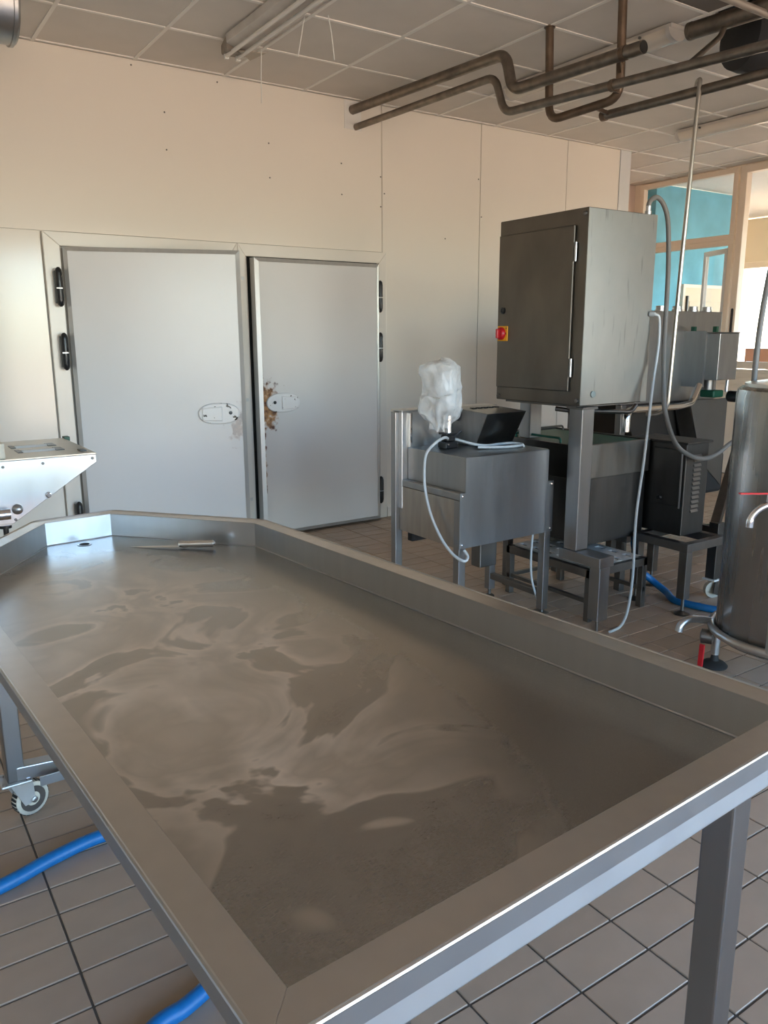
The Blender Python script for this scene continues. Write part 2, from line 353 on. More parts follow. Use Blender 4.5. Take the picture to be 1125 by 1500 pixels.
# ------------------------------------------------------------ back wall of cold-room panels
wb = st(box(LEFT, 6.58, BACK + .02, BACK + .16, 0, CZ + .03).build('wall_back', PVC), 'glossy cream cold room wall of tall panels', 'wall')
for a, b, z0, z1 in [(LEFT, -.2, 0, 2.156), (-.2, 1.108, 0, 2.156), (LEFT, 3.666, 2.158, CZ), (3.669, 4.671, 0, CZ), (4.674, 5.70, 0, CZ), (5.703, 6.41, 0, CZ), (1.0, 3.666, -.0, .02)]:
    box(a + .0012, b - .0012, BACK, BACK + .02, z0 + .001, z1 - .001).build('wall_panel', WALLM, wb, bevel=.0015, seg=1)
for x, z in [(3.62, 3.17)]: pass
screw = MB().lathe([(.006, 0), (.005, .003), (.002, .0045)], (0, 0, 0), (0, -1, 0), 8).build('screw', STEELD, wb)
spots = [(1.95, 2.95), (1.95, 2.72), (2.7, 2.85), (2.7, 2.62), (3.3, 2.78), (3.3, 2.56), (3.655, 2.72), (3.655, 2.5), (1.75, 3.2), (2.33, 3.19), (3.69, 2.6), (4.69, 2.5), (4.65, 2.8), (4.3, 2.3), (3.4, 3.2)]
screw.location = (spots[0][0], BACK, spots[0][1])
for x, z in spots[1:]:
    o = screw.copy(); COL.objects.link(o); o.parent = wb; o.location = (x, BACK, z)
box(6.412, 6.56, BACK - .006, BACK + .02, 0, CZ).build('corner_trim', GREYW, wb)
st(MB().prism([(3.70, BACK, .0), (3.70, BACK - .018, .0), (3.70, BACK - .018, .075), (3.70, BACK - .006, .095), (3.70, BACK, .10)], (2.7, 0, 0)).build('baseboard_back', PVC), 'cream coved skirting along the cold room wall', 'baseboard')
# patched hole where the pipes enter
box(3.33, 3.475, BACK - .006, BACK, 3.03, 3.225).build('patch_plate', WHITEW, wb)

# ------------------------------------------------------------ cold-room doors
def capsule_hinge(par, x, y, z0, z1, side):
    r = .022; zm = z0 + (z1 - z0) * .47
    for a, b in ((z0, zm - .004), (zm + .004, z1)):
        pr = [(r * .72, 0), (r, .008), (r, b - a - .008), (r * .72, b - a)]
        if a == z0: pr = [(r * .3, 0), (r * .8, .012), (r, .035), (r, b - a)]
        else: pr = [(r, 0), (r, b - a - .035), (r * .8, b - a - .012), (r * .3, b - a)]
        MB().lathe(pr, (x, y, a), n=16).build('hinge', BLACK, par, True)
    box(x - .018, x + .018, y - .002, y + .05, zm - .004, zm + .004).build('hinge_ring', ALU, par)
    box(x - .024, x + .024, y + .008, y + .05, z0 + .02, z1 - .02).build('hinge_plate', BLACK, par, bevel=.006)
def make_leaf(par, origin, ux, w, z0, z1, thick, lm, handle_s, mirror):
    """leaf in its own frame: x along ux from the origin, -y out of the wall"""
    leaf = bpy.data.objects.new('leaf', None); COL.objects.link(leaf); leaf.parent = par
    ang = math.atan2(ux[1], ux[0]); leaf.location = Vector(origin) - par.location; leaf.rotation_euler = (0, 0, ang)
    def bl(mb, name, m, **k):
        o = mb.build(name, m, None, **k); o.parent = leaf; return o
    e = .028
    bl(box(e, w - e, .004, thick, z0 + e, z1 - e), 'door_sheet', lm)
    # bevelled aluminium edging, one profile per side
    for nm, q in (('edge_profile', [(0, z0), (w, z0), (w - e, z0 + e), (e, z0 + e)]), ('edge_profile', [(0, z1), (w, z1), (w - e, z1 - e), (e, z1 - e)]),
                  ('edge_profile', [(0, z0), (0, z1), (e, z1 - e), (e, z0 + e)]), ('edge_profile', [(w, z0), (w, z1), (w - e, z1 - e), (w - e, z0 + e)])):
        (a, b, c, d) = q
        V = [(a[0], .014, a[1]), (b[0], .014, b[1]), (c[0], .0, c[1]), (d[0], .0, d[1])]
        bl(MB().add(V + [(x, thick, z) for x, _, z in V], [(0, 1, 2, 3), (7, 6, 5, 4), (0, 4, 5, 1), (1, 5, 6, 2), (2, 6, 7, 3), (3, 7, 4, 0)]), nm, ALU)
    bl(box(.012, w - .012, thick, thick + .022, z0 + .02, z1 - .02), 'seal', SEAL)
    s0, s1, hz = handle_s; cx = (s0 + s1) / 2; a = (s1 - s0) / 2; hh = .072
    def oval(cx, hz, a, b, n=28): return [(cx + a * math.copysign(abs(math.cos(t)) ** .8, math.cos(t)), 0, hz + b * math.copysign(abs(math.sin(t)) ** .9, math.sin(t))) for t in [2 * math.pi * i / n for i in range(n)]]
    bl(MB().prism(oval(cx, hz, a, hh), (0, -.022, 0)), 'handle_plate', CHIP, bevel=.012, seg=3)
    m = -1 if mirror else 1
    bl(MB().prism([(cx - m * a * .82, -.022, hz - .045), (cx + m * a * .15, -.022, hz - .05), (cx + m * a * .15, -.022, hz + .05), (cx - m * a * .82, -.022, hz + .04)], (0, -.016, 0)), 'handle_lever', CHIP, bevel=.007)
    bl(MB().lathe([(.012, 0), (.012, .006), (.004, .007)], (cx + m * a * .55, -.021, hz + .005), (0, -1, 0), 14), 'lock', BLACK)
    return leaf
LEAF1 = leaf_mat('white_door_enamel', (.70, .705, .715), 1.035, .94, 1.09, .4, False)
LEAF2 = leaf_mat('rusting_door_enamel', (.70, .69, .68), .06, 1.03, .03, .95, True)
d1 = root_struct('door_1', (1.76, BACK, 0), 'wider white cold room door standing slightly open beside the hopper', 'door')
d2 = root_struct('door_2', (3.06, BACK, 0), 'white cold room door with rust round its handle', 'door')
def frame(par, x0, x1, fl, fr):
    zt = 2.154; f = .085; y0, y1 = BACK - .03, BACK
    for q in ([(x0, 0, zt), (x1, 0, zt), (x1 - fr, 0, zt - f), (x0 + fl, 0, zt - f)], [(x0, 0, 0), (x0, 0, zt), (x0 + fl, 0, zt - f), (x0 + fl, 0, 0)], [(x1, 0, 0), (x1, 0, zt), (x1 - fr, 0, zt - f), (x1 - fr, 0, 0)]):
        MB().prism([(a, y0, c) for a, _, c in q], (0, y1 - y0, 0)).build('frame', PVC, par, bevel=.004)
frame(d1, 1.113, 2.411, .10, .06); frame(d2, 2.413, 3.686, .06, .07)
box(1.26, 2.36, BACK - .02, BACK + .015, .02, 2.05).build('opening', DARKV, d1)
box(2.50, 3.60, BACK - .02, BACK + .015, .02, 2.08).build('opening', DARKV, d2)
make_leaf(d1, (1.215, 5.43, 0), (1.038, -.355), 1.097, .02, 2.063, .075, LEAF1, (.775, 1.052, .995), False)
make_leaf(d2, (2.497, 5.368, 0), (1.07, .02), 1.072, .018, 2.056, .085, LEAF2, (.045, .325, 1.025), True)
for a, b in ((1.695, 1.935), (1.30, 1.535), (.20, .44)): capsule_hinge(d1, 1.178, 5.415, a, b, -1)
for a, b in ((1.69, 1.935), (1.303, 1.535), (.14, .368)): capsule_hinge(d2, 3.592, 5.42, a, b, 1)
for z in (1.915, 1.05, .3): box(2.432, 2.452, BACK - .034, BACK - .03, z - .012, z + .012).build('screw_cap', ALU, d2)

# ------------------------------------------------------------ side and front walls, recess, windows
def wall_with_holes(name, axis, pos, thick, a0, a1, z0, z1, holes, m, label):
    mb = MB()
    def bx(a, b, c, d):
        if b - a < 1e-4 or d - c < 1e-4: return
        mb.box(a, b, pos, pos + thick, c, d) if axis == 'y' else mb.box(pos, pos + thick, a, b, c, d)
    cur = a0
    for (a, b, c, d) in sorted(holes):
        bx(cur, a, z0, z1); bx(a, b, z0, c); bx(a, b, d, z1); cur = b
    bx(cur, a1, z0, z1)
    return st(mb.build(name, m), label, 'wall')
wall_with_holes('wall_front', 'y', FRONT_Y - .2, .2, LEFT - .2, RIGHT + .2, -.12, CZ + .03, [(a, b, WZ0, WZ1) for a, b in WIN_F], WHITEW, 'white wall with wide daylight windows behind the viewer')
st(box(LEFT - .2, LEFT, FRONT_Y, BACK + .16, -.12, CZ + .03).build('wall_left', WHITEW), 'plain white wall on the hopper side', 'wall')
st(box(6.50, RIGHT + .1, 6.65, 6.75, 0, CZ + .03).build('wall_recess', PINKW), 'pinkish plaster wall at the end of the passage', 'wall')
st(box(6.50, 6.58, 5.66, 6.65, 0, CZ + .03).build('wall_return', PINKW), 'end wall of the cold room beside the passage', 'wall')
def win_frame(par, axis, pos, a0, a1, z0, z1, f, dep, m, glassy=True, mull=()):
    def bx(a, b, c, d, nm, mm, t0, t1):
        return (box(a, b, pos + t0, pos + t1, c, d) if axis == 'y' else box(pos + t0, pos + t1, a, b, c, d)).build(nm, mm, par, bevel=0 if nm == 'pane' else .004)
    bx(a0, a1, z0, z0 + f, 'sash', m, 0, dep); bx(a0, a1, z1 - f, z1, 'sash', m, 0, dep)
    bx(a0, a0 + f, z0 + f, z1 - f, 'sash', m, 0, dep); bx(a1 - f, a1, z0 + f, z1 - f, 'sash', m, 0, dep)
    for x in mull: bx(x - f / 2, x + f / 2, z0 + f, z1 - f, 'mullion', m, 0, dep)
    if glassy: bx(a0 + f, a1 - f, z0 + f, z1 - f, 'pane', GLASS, dep * .45, dep * .45 + .006)
k = 1
for a, b in WIN_F:
    r = root_struct('window_%d' % k, ((a + b) / 2, FRONT_Y - .1, WZ0), ('wide daylight window behind the viewer towards the hopper', 'wide daylight window behind the viewer in line with the table', 'daylight window behind the viewer at the tank end')[k - 1], 'window'); k += 1
    win_frame(r, 'y', FRONT_Y - .13, a, b, WZ0, WZ1, .05, .06, BEIGE, True, ((a + b) / 2,))
# right-hand partition of beige framed windows
wr = wall_with_holes('wall_right', 'x', RIGHT, .1, FRONT_Y, 6.65, -.12, CZ + .03, [(5.28, 6.56, 1.02, 3.235), (3.6, 5.28, 1.14, 3.235)], BEIGE, 'beige framed partition below and beside the inner windows')
for z in (1.06, .98, .86): box(RIGHT - .012, RIGHT, 3.4, 6.6, z, z + .045).build('rail', BEIGE, wr, bevel=.003)
for y in (4.3, 4.9, 5.25, 5.9): box(RIGHT - .010, RIGHT, y, y + .03, 0, .85).build('batten', BEIGE, wr, bevel=.003)
w4 = root_struct('window_4', (RIGHT, 5.92, 1.02), 'beige inner window with fixed upper pane and tilted lower sash', 'window')
win_frame(w4, 'x', RIGHT - .02, 5.30, 6.56, 2.50, 3.225, .055, .07, BEIGE)
win_frame(w4, 'x', RIGHT - .02, 5.30, 6.56, 1.02, 2.50, .055, .07, BEIGE, False)
ts = MB()      # tilted inner sash, hinged on its far stile and swung away from the room
p0 = Vector((8.08, 5.37, 0)); dv = Vector((.437, .90, 0)); L = .48
def sash_box(a, b, z0, z1, m, nm, th=.04):
    A = p0 + dv * a; B = p0 + dv * b; n = Vector((dv.y, -dv.x, 0)) * th / 2
    return MB().hexa([(A - n) + Vector((0, 0, z0)), (A + n) + Vector((0, 0, z0)), (B + n) + Vector((0, 0, z0)), (B - n) + Vector((0, 0, z0))],
                     [(A - n) + Vector((0, 0, z1)), (A + n) + Vector((0, 0, z1)), (B + n) + Vector((0, 0, z1)), (B - n) + Vector((0, 0, z1))]).build(nm, m, w4)
sash_box(0, .05, 1.1, 2.42, WHITEP, 'open_sash'); sash_box(L - .05, L, 1.1, 2.42, WHITEP, 'open_sash'); sash_box(.05, L - .05, 2.37, 2.42, WHITEP, 'open_sash'); sash_box(.05, L - .05, 1.1, 1.15, WHITEP, 'open_sash')
sash_box(.05, L - .05, 1.15, 2.37, GLASS, 'pane', .006)
w5 = root_struct('window_5', (RIGHT, 4.4, 1.14), 'tall beige sliding inner window with black recessed pull', 'window')
win_frame(w5, 'x', RIGHT - .03, 3.62, 5.27, 1.15, 3.225, .075, .09, BEIGE)
MB().prism([(RIGHT - .036, 5.232 + .014 * math.cos(t), 1.64 + (.13 if math.sin(t) > 0 else -.13) * 1 + .014 * math.sin(t)) for t in [2 * math.pi * i / 16 for i in range(16)]], (.012, 0, 0)).build('recessed_pull', BLACK, w5)

# ------------------------------------------------------------ neighbouring room seen through the partition
st(box(8.15, 9.75, 6.42, 6.55, 0, CZ).build('wall_blue', BLUEW), 'sponge painted blue wall of the neighbouring room', 'wall')
st(box(9.68, 9.75, 6.55, 8.6, 0, CZ).build('wall_inner', CREAMW), 'cream return wall of the neighbouring room', 'wall')
st(box(9.75, 11.9, 8.5, 8.6, 0, CZ).build('wall_alcove', CREAMW), 'cream alcove wall of the neighbouring room', 'wall')
wall_with_holes('wall_near', 'y', 3.3, .1, 8.15, 11.9, 0, CZ, [(8.5, 11.5, .7, 2.9)], WHITEW, 'unseen near wall of the neighbouring room with an added window')
w7 = root_struct('window_7', (10, 3.35, .7), 'unseen window added to brighten the blue wall of the neighbouring room', 'window'); win_frame(w7, 'y', 3.32, 8.5, 11.5, .7, 2.9, .06, .06, BEIGE, True, (10,))  # added unseen window, there to throw more light on the blue wall
wf = wall_with_holes('wall_far', 'x', 11.8, .15, 3.4, 8.5, 0, CZ, [(3.9, 8.3, .7, 2.6)], CREAMW, 'cream outer wall with bright windows in the neighbouring room')
w6 = root_struct('window_6', (11.8, 6.1, .7), 'bright beige framed outer window of the neighbouring room', 'window')
win_frame(w6, 'x', 11.8, 3.9, 8.3, .7, 2.6, .09, .08, BEIGE, True, (5.0, 6.1, 7.0, 7.62))
box(11.70, 11.78, 4.2, 7.35, 1.0, 1.30).build('terracotta_shelf_front', ORANGEP, wf)
box(11.6, 11.78, 4.2, 7.35, .2, .98).build('white_cupboard_front', WHITEW, wf)
d3 = root_struct('door_3', (9.2, 6.42, 0), 'cream panelled door in the blue wall', 'door')
box(8.74, 9.64, 6.37, 6.42, 0, 2.08).build('leaf', CREAMW, d3); box(8.70, 8.74, 6.36, 6.42, 0, 2.12).build('frame', BEIGE, d3); box(9.64, 9.68, 6.36, 6.42, 0, 2.12).build('frame', BEIGE, d3); box(8.74, 9.64, 6.36, 6.42, 2.08, 2.12).build('frame', BEIGE, d3)
box(8.84, 9.54, 6.362, 6.37, 1.0, 1.92).build('door_panel', CREAMW, d3, bevel=.01); box(8.77, 8.79, 6.34, 6.37, 1.65, 1.98).build('handle', BLACK, d3)
# ground outside
st(box(-60, 70, -70, 60, -.6, -.3).build('ground', GROUND), 'sunlit paving outside the building', 'ground')

# ============================================================ draining table
INN = [(.283, .597), (1.245, .650), (1.093, 2.433), (.727, 2.866), (.501, 2.842), (.183, 2.380)]
ZB, ZR = .80, .881
def offset(poly, d):
    out = []; n = len(poly)
    for i in range(n):
        a, b, c = Vector(poly[i - 1]), Vector(poly[i]), Vector(poly[(i + 1) % n])
        e1 = (b - a).normalized(); e2 = (c - b).normalized(); n1 = Vector((e1.y, -e1.x)); n2 = Vector((e2.y, -e2.x))
        m = (n1 + n2).normalized(); out.append(tuple(b + m * (d / m.dot(n1))))
    return out
OUT = offset(INN, .052)
table = thing('draining_table', 'large stainless steel draining table with raised rim and pointed far end', 'table', (.70, 1.70, 0))
MB().prism([(x, y, ZB) for x, y in offset(INN, .004)], (0, 0, -.003)).build('pan', PANM, table)
nI = len(INN)
ZI = ZB + .002
for i in range(nI):
    a, b = INN[i], INN[(i + 1) % nI]; o = offset(INN, .0025)
    c, d = o[i], o[(i + 1) % nI]
    MB().hexa([(a[0], a[1], ZB), (b[0], b[1], ZB), (d[0], d[1], ZB), (c[0], c[1], ZB)], [(a[0], a[1], ZR), (b[0], b[1], ZR), (d[0], d[1], ZR), (c[0], c[1], ZR)]).build('side_wall', STEEL, table)
# weld bead along the foot of the walls, rolled edge along the top
for i in range(nI):
    a, b = offset(INN, -.001)[i], offset(INN, -.001)[(i + 1) % nI]
    MB().tube([(a[0], a[1], ZB + .001), (b[0], b[1], ZB + .001)], .0022, 6).build('weld', STEELH, table, True)
# flange with rounded near corners and a turned-down lip
def rounded(poly, idx, r, n=5):
    out = []
    for i, p in enumerate(poly):
        if i in idx:
            P = Vector(p); a = (Vector(poly[i - 1]) - P).normalized(); b = (Vector(poly[(i + 1) % len(poly)]) - P).normalized()
            for j in range(n + 1):
                t = j / n; q = (P + a * r) * (1 - t) ** 2 + P * 2 * t * (1 - t) + (P + b * r) * t * t; out.append(tuple(q))
        else: out += [tuple(p)] * 1
    return out
for i in range(nI):
    a, b = INN[i], INN[(i + 1) % nI]; oa, ob = OUT[i], OUT[(i + 1) % nI]
    poly = [a]; 
    def corner(k, first):
        P = Vector(OUT[k]); q = (Vector(INN[k]))
        u = (Vector(OUT[k - 1]) - P).normalized(); v = (Vector(OUT[(k + 1) % nI]) - P).normalized(); r = .022
        pts = [tuple((P + u * r) * (1 - t) ** 2 + P * 2 * t * (1 - t) + (P + v * r) * t * t) for t in [j / 6 for j in range(7)]]
        return pts[3:] if first else pts[:4]
    outer = corner(i, True) + corner((i + 1) % nI, False)
    top = [a] + outer + [b]
    mb = MB().prism([(x, y, ZR - .0015) for x, y in top], (0, 0, .003))
    mb.build('flange', FLANGEM, table, bevel=.001, seg=1)
    lip = MB(); h = .034
    for j in range(len(outer) - 1):
        p, q = Vector(outer[j]), Vector(outer[j + 1]); nrm = Vector(((q - p).y, -(q - p).x)).normalized() * -.003
        lip.hexa([(p.x, p.y, ZR - h), (q.x, q.y, ZR - h), (q.x + nrm.x, q.y + nrm.y, ZR - h), (p.x + nrm.x, p.y + nrm.y, ZR - h)],
                 [(p.x, p.y, ZR + .001), (q.x, q.y, ZR + .001), (q.x + nrm.x, q.y + nrm.y, ZR + .001), (p.x + nrm.x, p.y + nrm.y, ZR + .001)])
    lip.build('lip', LIPM, table, bevel=.0012, seg=1)
    p, q = Vector(outer[0]), Vector(outer[-1])
    MB().tube([(x, y, ZR + .0005) for x, y in outer], .0035, 8).build('rolled_edge', STEELH, table, True)
# frame
RX = Vector((.998, .055, 0)); RY = Vector((-.066, .998, 0))
NL, NR, FL, FR = Vector((.395, .606, 0)), Vector((1.088, .642, 0)), Vector((.285, 2.535, 0)), Vector((.945, 2.44, 0))
def zc(v, z): return (v.x, v.y, z)
MB().bar((.262, .5715, .823), (1.262, .6285, .823), .034, .046).build('frame_rail', RAILM, table, bevel=.004)
MB().bar(zc(FL, .78), zc(FR, .78), .04, .036).build('frame_rail', STEELH, table, bevel=.004)
MB().bar(zc(NL, .78), zc(FL, .78), .04, .036).build('frame_rail', STEELH, table, bevel=.004)
MB().bar(zc(NR, .78), zc(FR, .78), .04, .036).build('frame_rail', STEELH, table, bevel=.004)
MB().bar(zc(FL, .165) , zc(FR, .165), .05, .045).build('stretcher', STEELH, table, bevel=.003)
box(.345, .93, 2.452, 2.458, .135, .165).build('stretcher_flange', STEELH, table)
CASTER_DIR = {0: .5, 1: 2.1, 2: .35, 3: 2.6}
for i, v in enumerate((NL, NR, FL, FR)):
    MB().bar(zc(v, .142), zc(v, .795), .052, .052, (.055, -.998, 0)).build('leg', STEELM, table, bevel=.004)
    cs = box(v.x - .045, v.x + .045, v.y - .04, v.y + .04, .134, .142).build('caster', ALU, table, bevel=.003)
    for sx in (-1, 1):
        for sy in (-1, 1): MB().lathe([(.007, 0), (.007, .006)], (v.x + sx * .034, v.y + sy * .03, .142), n=6).build('bolt', STEELH, cs)
    a = CASTER_DIR[i]; d = Vector((math.cos(a), math.sin(a), 0)); n_ = Vector((-d.y, d.x, 0)); wc = v + d * .042 + Vector((0, 0, .0565))
    for s_ in (-1, 1):
        f0 = v + n_ * s_ * .021
        MB().prism([tuple(f0 + d * p + Vector((0, 0, z)) - n_ * .0015) for p, z in ((-.028, .132), (.045, .132), (.048, .048), (.012, .045))], tuple(n_ * .003)).build('fork', ALU, cs, bevel=.001, seg=1)
        MB().lathe([(.010, 0), (.010, .007), (.006, .009)], tuple(wc + n_ * s_ * .0225), tuple(n_ * s_), 8).build('axle_nut', STEELH, cs)
    MB().lathe([(.028, 0), (.028, .012)], zc(v, .122), n=18).build('swivel_ring', ALU, cs, True)
    wprof = [(.018, -.019), (.047, -.017), (.054, -.015), (.0565, -.010), (.0565, .010), (.054, .015), (.047, .017), (.018, .019)]
    MB().lathe(wprof, tuple(wc), tuple(n_), 32).build('wheel', NYLON, cs, True)
    td = MB()
    for q in range(26):
        t_ = 2 * math.pi * q / 26; e1 = d * math.cos(t_) + Vector((0, 0, math.sin(t_))); td.bar(wc + e1 * .0545 - n_ * .013, wc + e1 * .0545 + n_ * .013, .0085, .005, e1)
    td.build('tread', RUBBER, cs)
    for s_ in (-1, 1): MB().lathe([(.042, 0), (.042, .0012)], tuple(wc + n_ * s_ * .0175), tuple(n_ * s_), 24).build('wheel_disc', STEELD, cs)
# drain
dr = MB().lathe([(.021, 0), (.024, .0012), (.021, .002), (.018, .0014)], (.614, 2.795, ZB), n=28).build('drain', STEELH, table, True)
MB().lathe([(.017, 0), (.017, .0019)], (.614, 2.795, ZB), n=24).build('drain_hole', DARKV, dr)
# knife
kn = thing('kitchen_knife', 'long kitchen knife with shiny steel handle lying in the table pan', 'knife', (.86, 2.58, ZB))
K0 = Vector((.735, 2.672, ZB + .0006)); K1 = Vector((.873, 2.560, ZB + .008)); kd = (K1 - K0).normalized(); ksd = Vector((kd.y, -kd.x, 0)).normalized()
MB().add([K0, K0 + kd * .05 + ksd * .009, K1 + ksd * .018, K1 - ksd * .006, K0 + kd * .05 + Vector((0, 0, .0015)) + ksd * .002, K1 + Vector((0, 0, .003)) - ksd * .004, K1 + Vector((0, 0, .002)) + ksd * .006, K0 + Vector((0, 0, .0008))],
         [(0, 1, 2, 3), (7, 4, 5, 3), (7, 4, 1), (4, 6, 2, 1), (4, 5, 6), (5, 3, 2, 6)]).build('blade', CHROME, kn)
hp = [K1 - kd * .004, K1 + kd * .012, K1 + kd * .03, K1 + kd * .065, K1 + kd * .1, K1 + kd * .118, K1 + kd * .124]
MB().tube([p + Vector((0, 0, .0055)) for p in hp], [.009, .0125, .0105, .0125, .0115, .013, .006], 14).build('handle', CHROME, kn, True)

# ============================================================ curd hopper on the left
hopper = thing('curd_hopper', 'pale steel feed hopper with two slots in its lid beside the table', 'hopper', (.30, 3.78, 0))
HX0 = -.12
MB().prism([(HX0, 3.487, 1.016), (.846, 3.487, 1.016), (.846, 3.487, .982), (.498, 3.487, .757), (HX0, 3.487, .757)], (0, .005, 0)).build('front_plate', STEELH, hopper, bevel=.002)
MB().prism([(HX0, 4.105, 1.016), (.846, 4.105, 1.016), (.846, 4.105, .982), (.498, 4.105, .757), (HX0, 4.105, .757)], (0, .005, 0)).build('back_plate', STEELH, hopper)
MB().hexa([(.498, 3.492, .757), (.846, 3.492, .982), (.846, 4.105, .982), (.498, 4.105, .757)], [(.495, 3.492, .762), (.843, 3.492, .987), (.843, 4.105, .987), (.495, 4.105, .762)]).build('sloped_plate', STEELH, hopper)
MB().box(.841, .846, 3.492, 4.105, .987, 1.016).build('end_strip', STEELH, hopper)
lid = MB()
SL = [(.575, .745, 3.66, 3.755), (.575, .745, 3.83, 3.925)]
def lidbox(a, b, c, d): lid.box(a, b, c, d, 1.017, 1.022)
lidbox(HX0, .575, 3.487, 4.11); lidbox(.745, .846, 3.487, 4.11); lidbox(.575, .745, 3.487, 3.66); lidbox(.575, .745, 3.755, 3.83); lidbox(.575, .745, 3.925, 4.11)
lid.build('lid', mat('lid_reflection_steel', (.50, .44, .37), .3, 1, 6, (3, 12, 1), .8), hopper)  # brown reflection of ceiling and wall is put into the lid colour
for a, b, c, d in SL:
    box(a - .008, a + .012, c, d, 1.0221, 1.0245).build('slot_clip', BLACK, hopper); box(b - .022, b + .012, c, d, 1.0221, 1.0245).build('slot_clip', BLACK, hopper)
    MB().tube([(a + .012, (c + d) / 2, .998), (b - .022, (c + d) / 2, .998)], .03, 14).build('slot_roller', WHITEP, hopper, True)
    box(a - .01, b + .01, c - .01, d + .01, .955, .962).build('slot_bed', DARKV, hopper)
box(.80, .825, 3.56, 3.62, 1.0221, 1.027).build('catch', BLACK, hopper); box(.845, .87, 4.07, 4.12, 1.0, 1.03).build('green_stop', GREENT, hopper)
for x, z in ((.63, .995), (.83, 1.0), (.478, .993), (.505, .772)): MB().lathe([(.006, 0), (.006, .003), (.003, .004)], (x, 3.487, z), (0, -1, 0), 10).build('screw', STEELD, hopper)
MB().lathe([(.013, 0), (.011, .004), (.008, .005), (.008, .010)], (.64, 3.487, .861), (0, -1, 0), 14).build('bolt', CHROME, hopper)
MB().lathe([(.022, 0), (.020, .012), (.012, .02), (.006, .024)], (.515, 3.488, .815), (.3, -1, 0), 18).build('boss', STEELH, hopper, True)
MB().tube([(.30, 3.455, .805), (.482, 3.455, .805)], .022, 18).build('stub_pipe', CHROME, hopper, True)
box(HX0, .496, 3.52, 4.08, .745, .757).build('base_plate', STEELH, hopper)
MB().lathe([(.024, 0), (.024, .012), (.011, .013), (.011, .05), (.018, .051), (.018, .062), (.008, .068)], (.47, 3.53, .745), (0, 0, -1), 16).build('bottom_knob', BLACK, hopper, True)
MB().tube([(HX0, 3.5, .76), (HX0, 3.5, .74)], .01).build('pin', STEELD, hopper)
box(.15, .478, 3.53, 3.74, 1.022, 1.56).build('motor_housing', STEELH, hopper, bevel=.008); box(.14, .495, 3.505, 3.76, 1.022, 1.085).build('motor_flange', NYLON, hopper, bevel=.004)
box(-.05, .25, 3.62, 3.98, .0, .745).build('pedestal', STEELD, hopper, bevel=.01)

# ============================================================ machine with bagged motor
A = thing('dosing_machine', 'boxy stainless machine on four legs with slanted hood and bagged motor', 'machine', (2.70, 3.2, 0))
box(2.423, 2.978, 2.918, 3.40, .755, .930).build('upper_body', STEELM, A, bevel=.004)
MB().prism([(2.423, 2.914, .931), (2.978, 2.914, .925), (2.978, 2.914, .76), (3.020, 2.914, .76), (3.020, 2.914, .487), (2.388, 2.914, .481), (2.388, 2.914, .76), (2.423, 2.914, .76)], (0, .004, 0)).build('front_panel', PANELM, A)
for x, z in ((2.404, .745), (2.404, .50), (3.005, .745), (3.005, .505)): MB().lathe([(.007, 0), (.006, .004), (.002, .006)], (x, 2.914, z), (0, -1, 0), 10).build('screw', CHROME, A)
box(2.408, 2.998, 2.95, 3.40, .50, .752).build('lower_body', STEELD, A)
box(2.392, 2.405, 2.965, 3.43, .478, .72).build('side_panel', mat('side_shade_steel', (.46, .41, .36), .36, 1, 5, (8, 8, 1), .8, .05), A, bevel=.002)  # brown tone of the panel's unlit side is put into its colour
box(2.388, 2.423, 2.918, 3.43, .722, .758).build('side_rail', STEELM, A, bevel=.004); box(2.985, 3.02, 2.918, 3.43, .722, .758).build('side_rail', STEELM, A, bevel=.004)
box(2.385, 3.0, 3.40, 3.475, .60, 1.118).build('back_box', STEELH, A, bevel=.004)
box(2.425, 2.44, 3.38, 3.40, .93, 1.11).build('back_post', CHROME, A, bevel=.002)
box(2.375, 3.03, 3.385, 3.49, 1.118, 1.126).build('back_cap', STEELH, A, bevel=.002)
for x, y, zt in ((2.390, 2.920, .721), (2.974, 2.920, .721), (2.365, 3.43, 1.115), (2.976, 3.35, .74)):
    lg = box(x, x + .044, y, y + .044, .05, zt).build('leg', STEELM, A, bevel=.003)
    MB().lathe([(.010, .018), (.010, .05)], (x + .022, y + .022, 0), n=12).build('foot_screw', STEELD, lg); MB().lathe([(.030, 0), (.030, .008), (.014, .018)], (x + .022, y + .022, 0), n=18).build('foot_pad', STEELD, lg, True)
box(2.98, 3.016, 2.96, 3.36, .115, .15).build('stretcher', STEELD, A, bevel=.003); box(2.93, 3.02, 2.91, 2.99, .025, .032).build('foot_plate', STEELD, A)
MB().bar((2.44, 3.40, .44), (2.95, 3.40, .44), .04, .05).build('rear_stretcher', BLACK, A)
box(2.84, 2.965, 3.28, 3.36, .22, .52).build('gear_motor', STEELD, A, bevel=.006)
# slanted hood
hd = MB().hexa([(2.712, 3.19, .931), (2.985, 3.205, .931), (2.985, 3.385, .931), (2.712, 3.385, .931)], [(2.70, 3.085, 1.112), (2.985, 3.10, 1.112), (2.985, 3.385, 1.128), (2.70, 3.385, 1.128)]).build('hood', mat('hood_steel', (.30, .30, .295), .28, 1, 5, (8, 8, 1), .8), A, bevel=.003)
for i in range(5): box(2.76 + i * .04, 2.785 + i * .04, 3.27, 3.30, 1.121, 1.126).build('hood_slot', DARKV, hd)
MB().bar((2.694, 3.34, 1.06), (2.694, 3.34, 1.10), .012, .05).build('hood_latch', BLACK, hd)
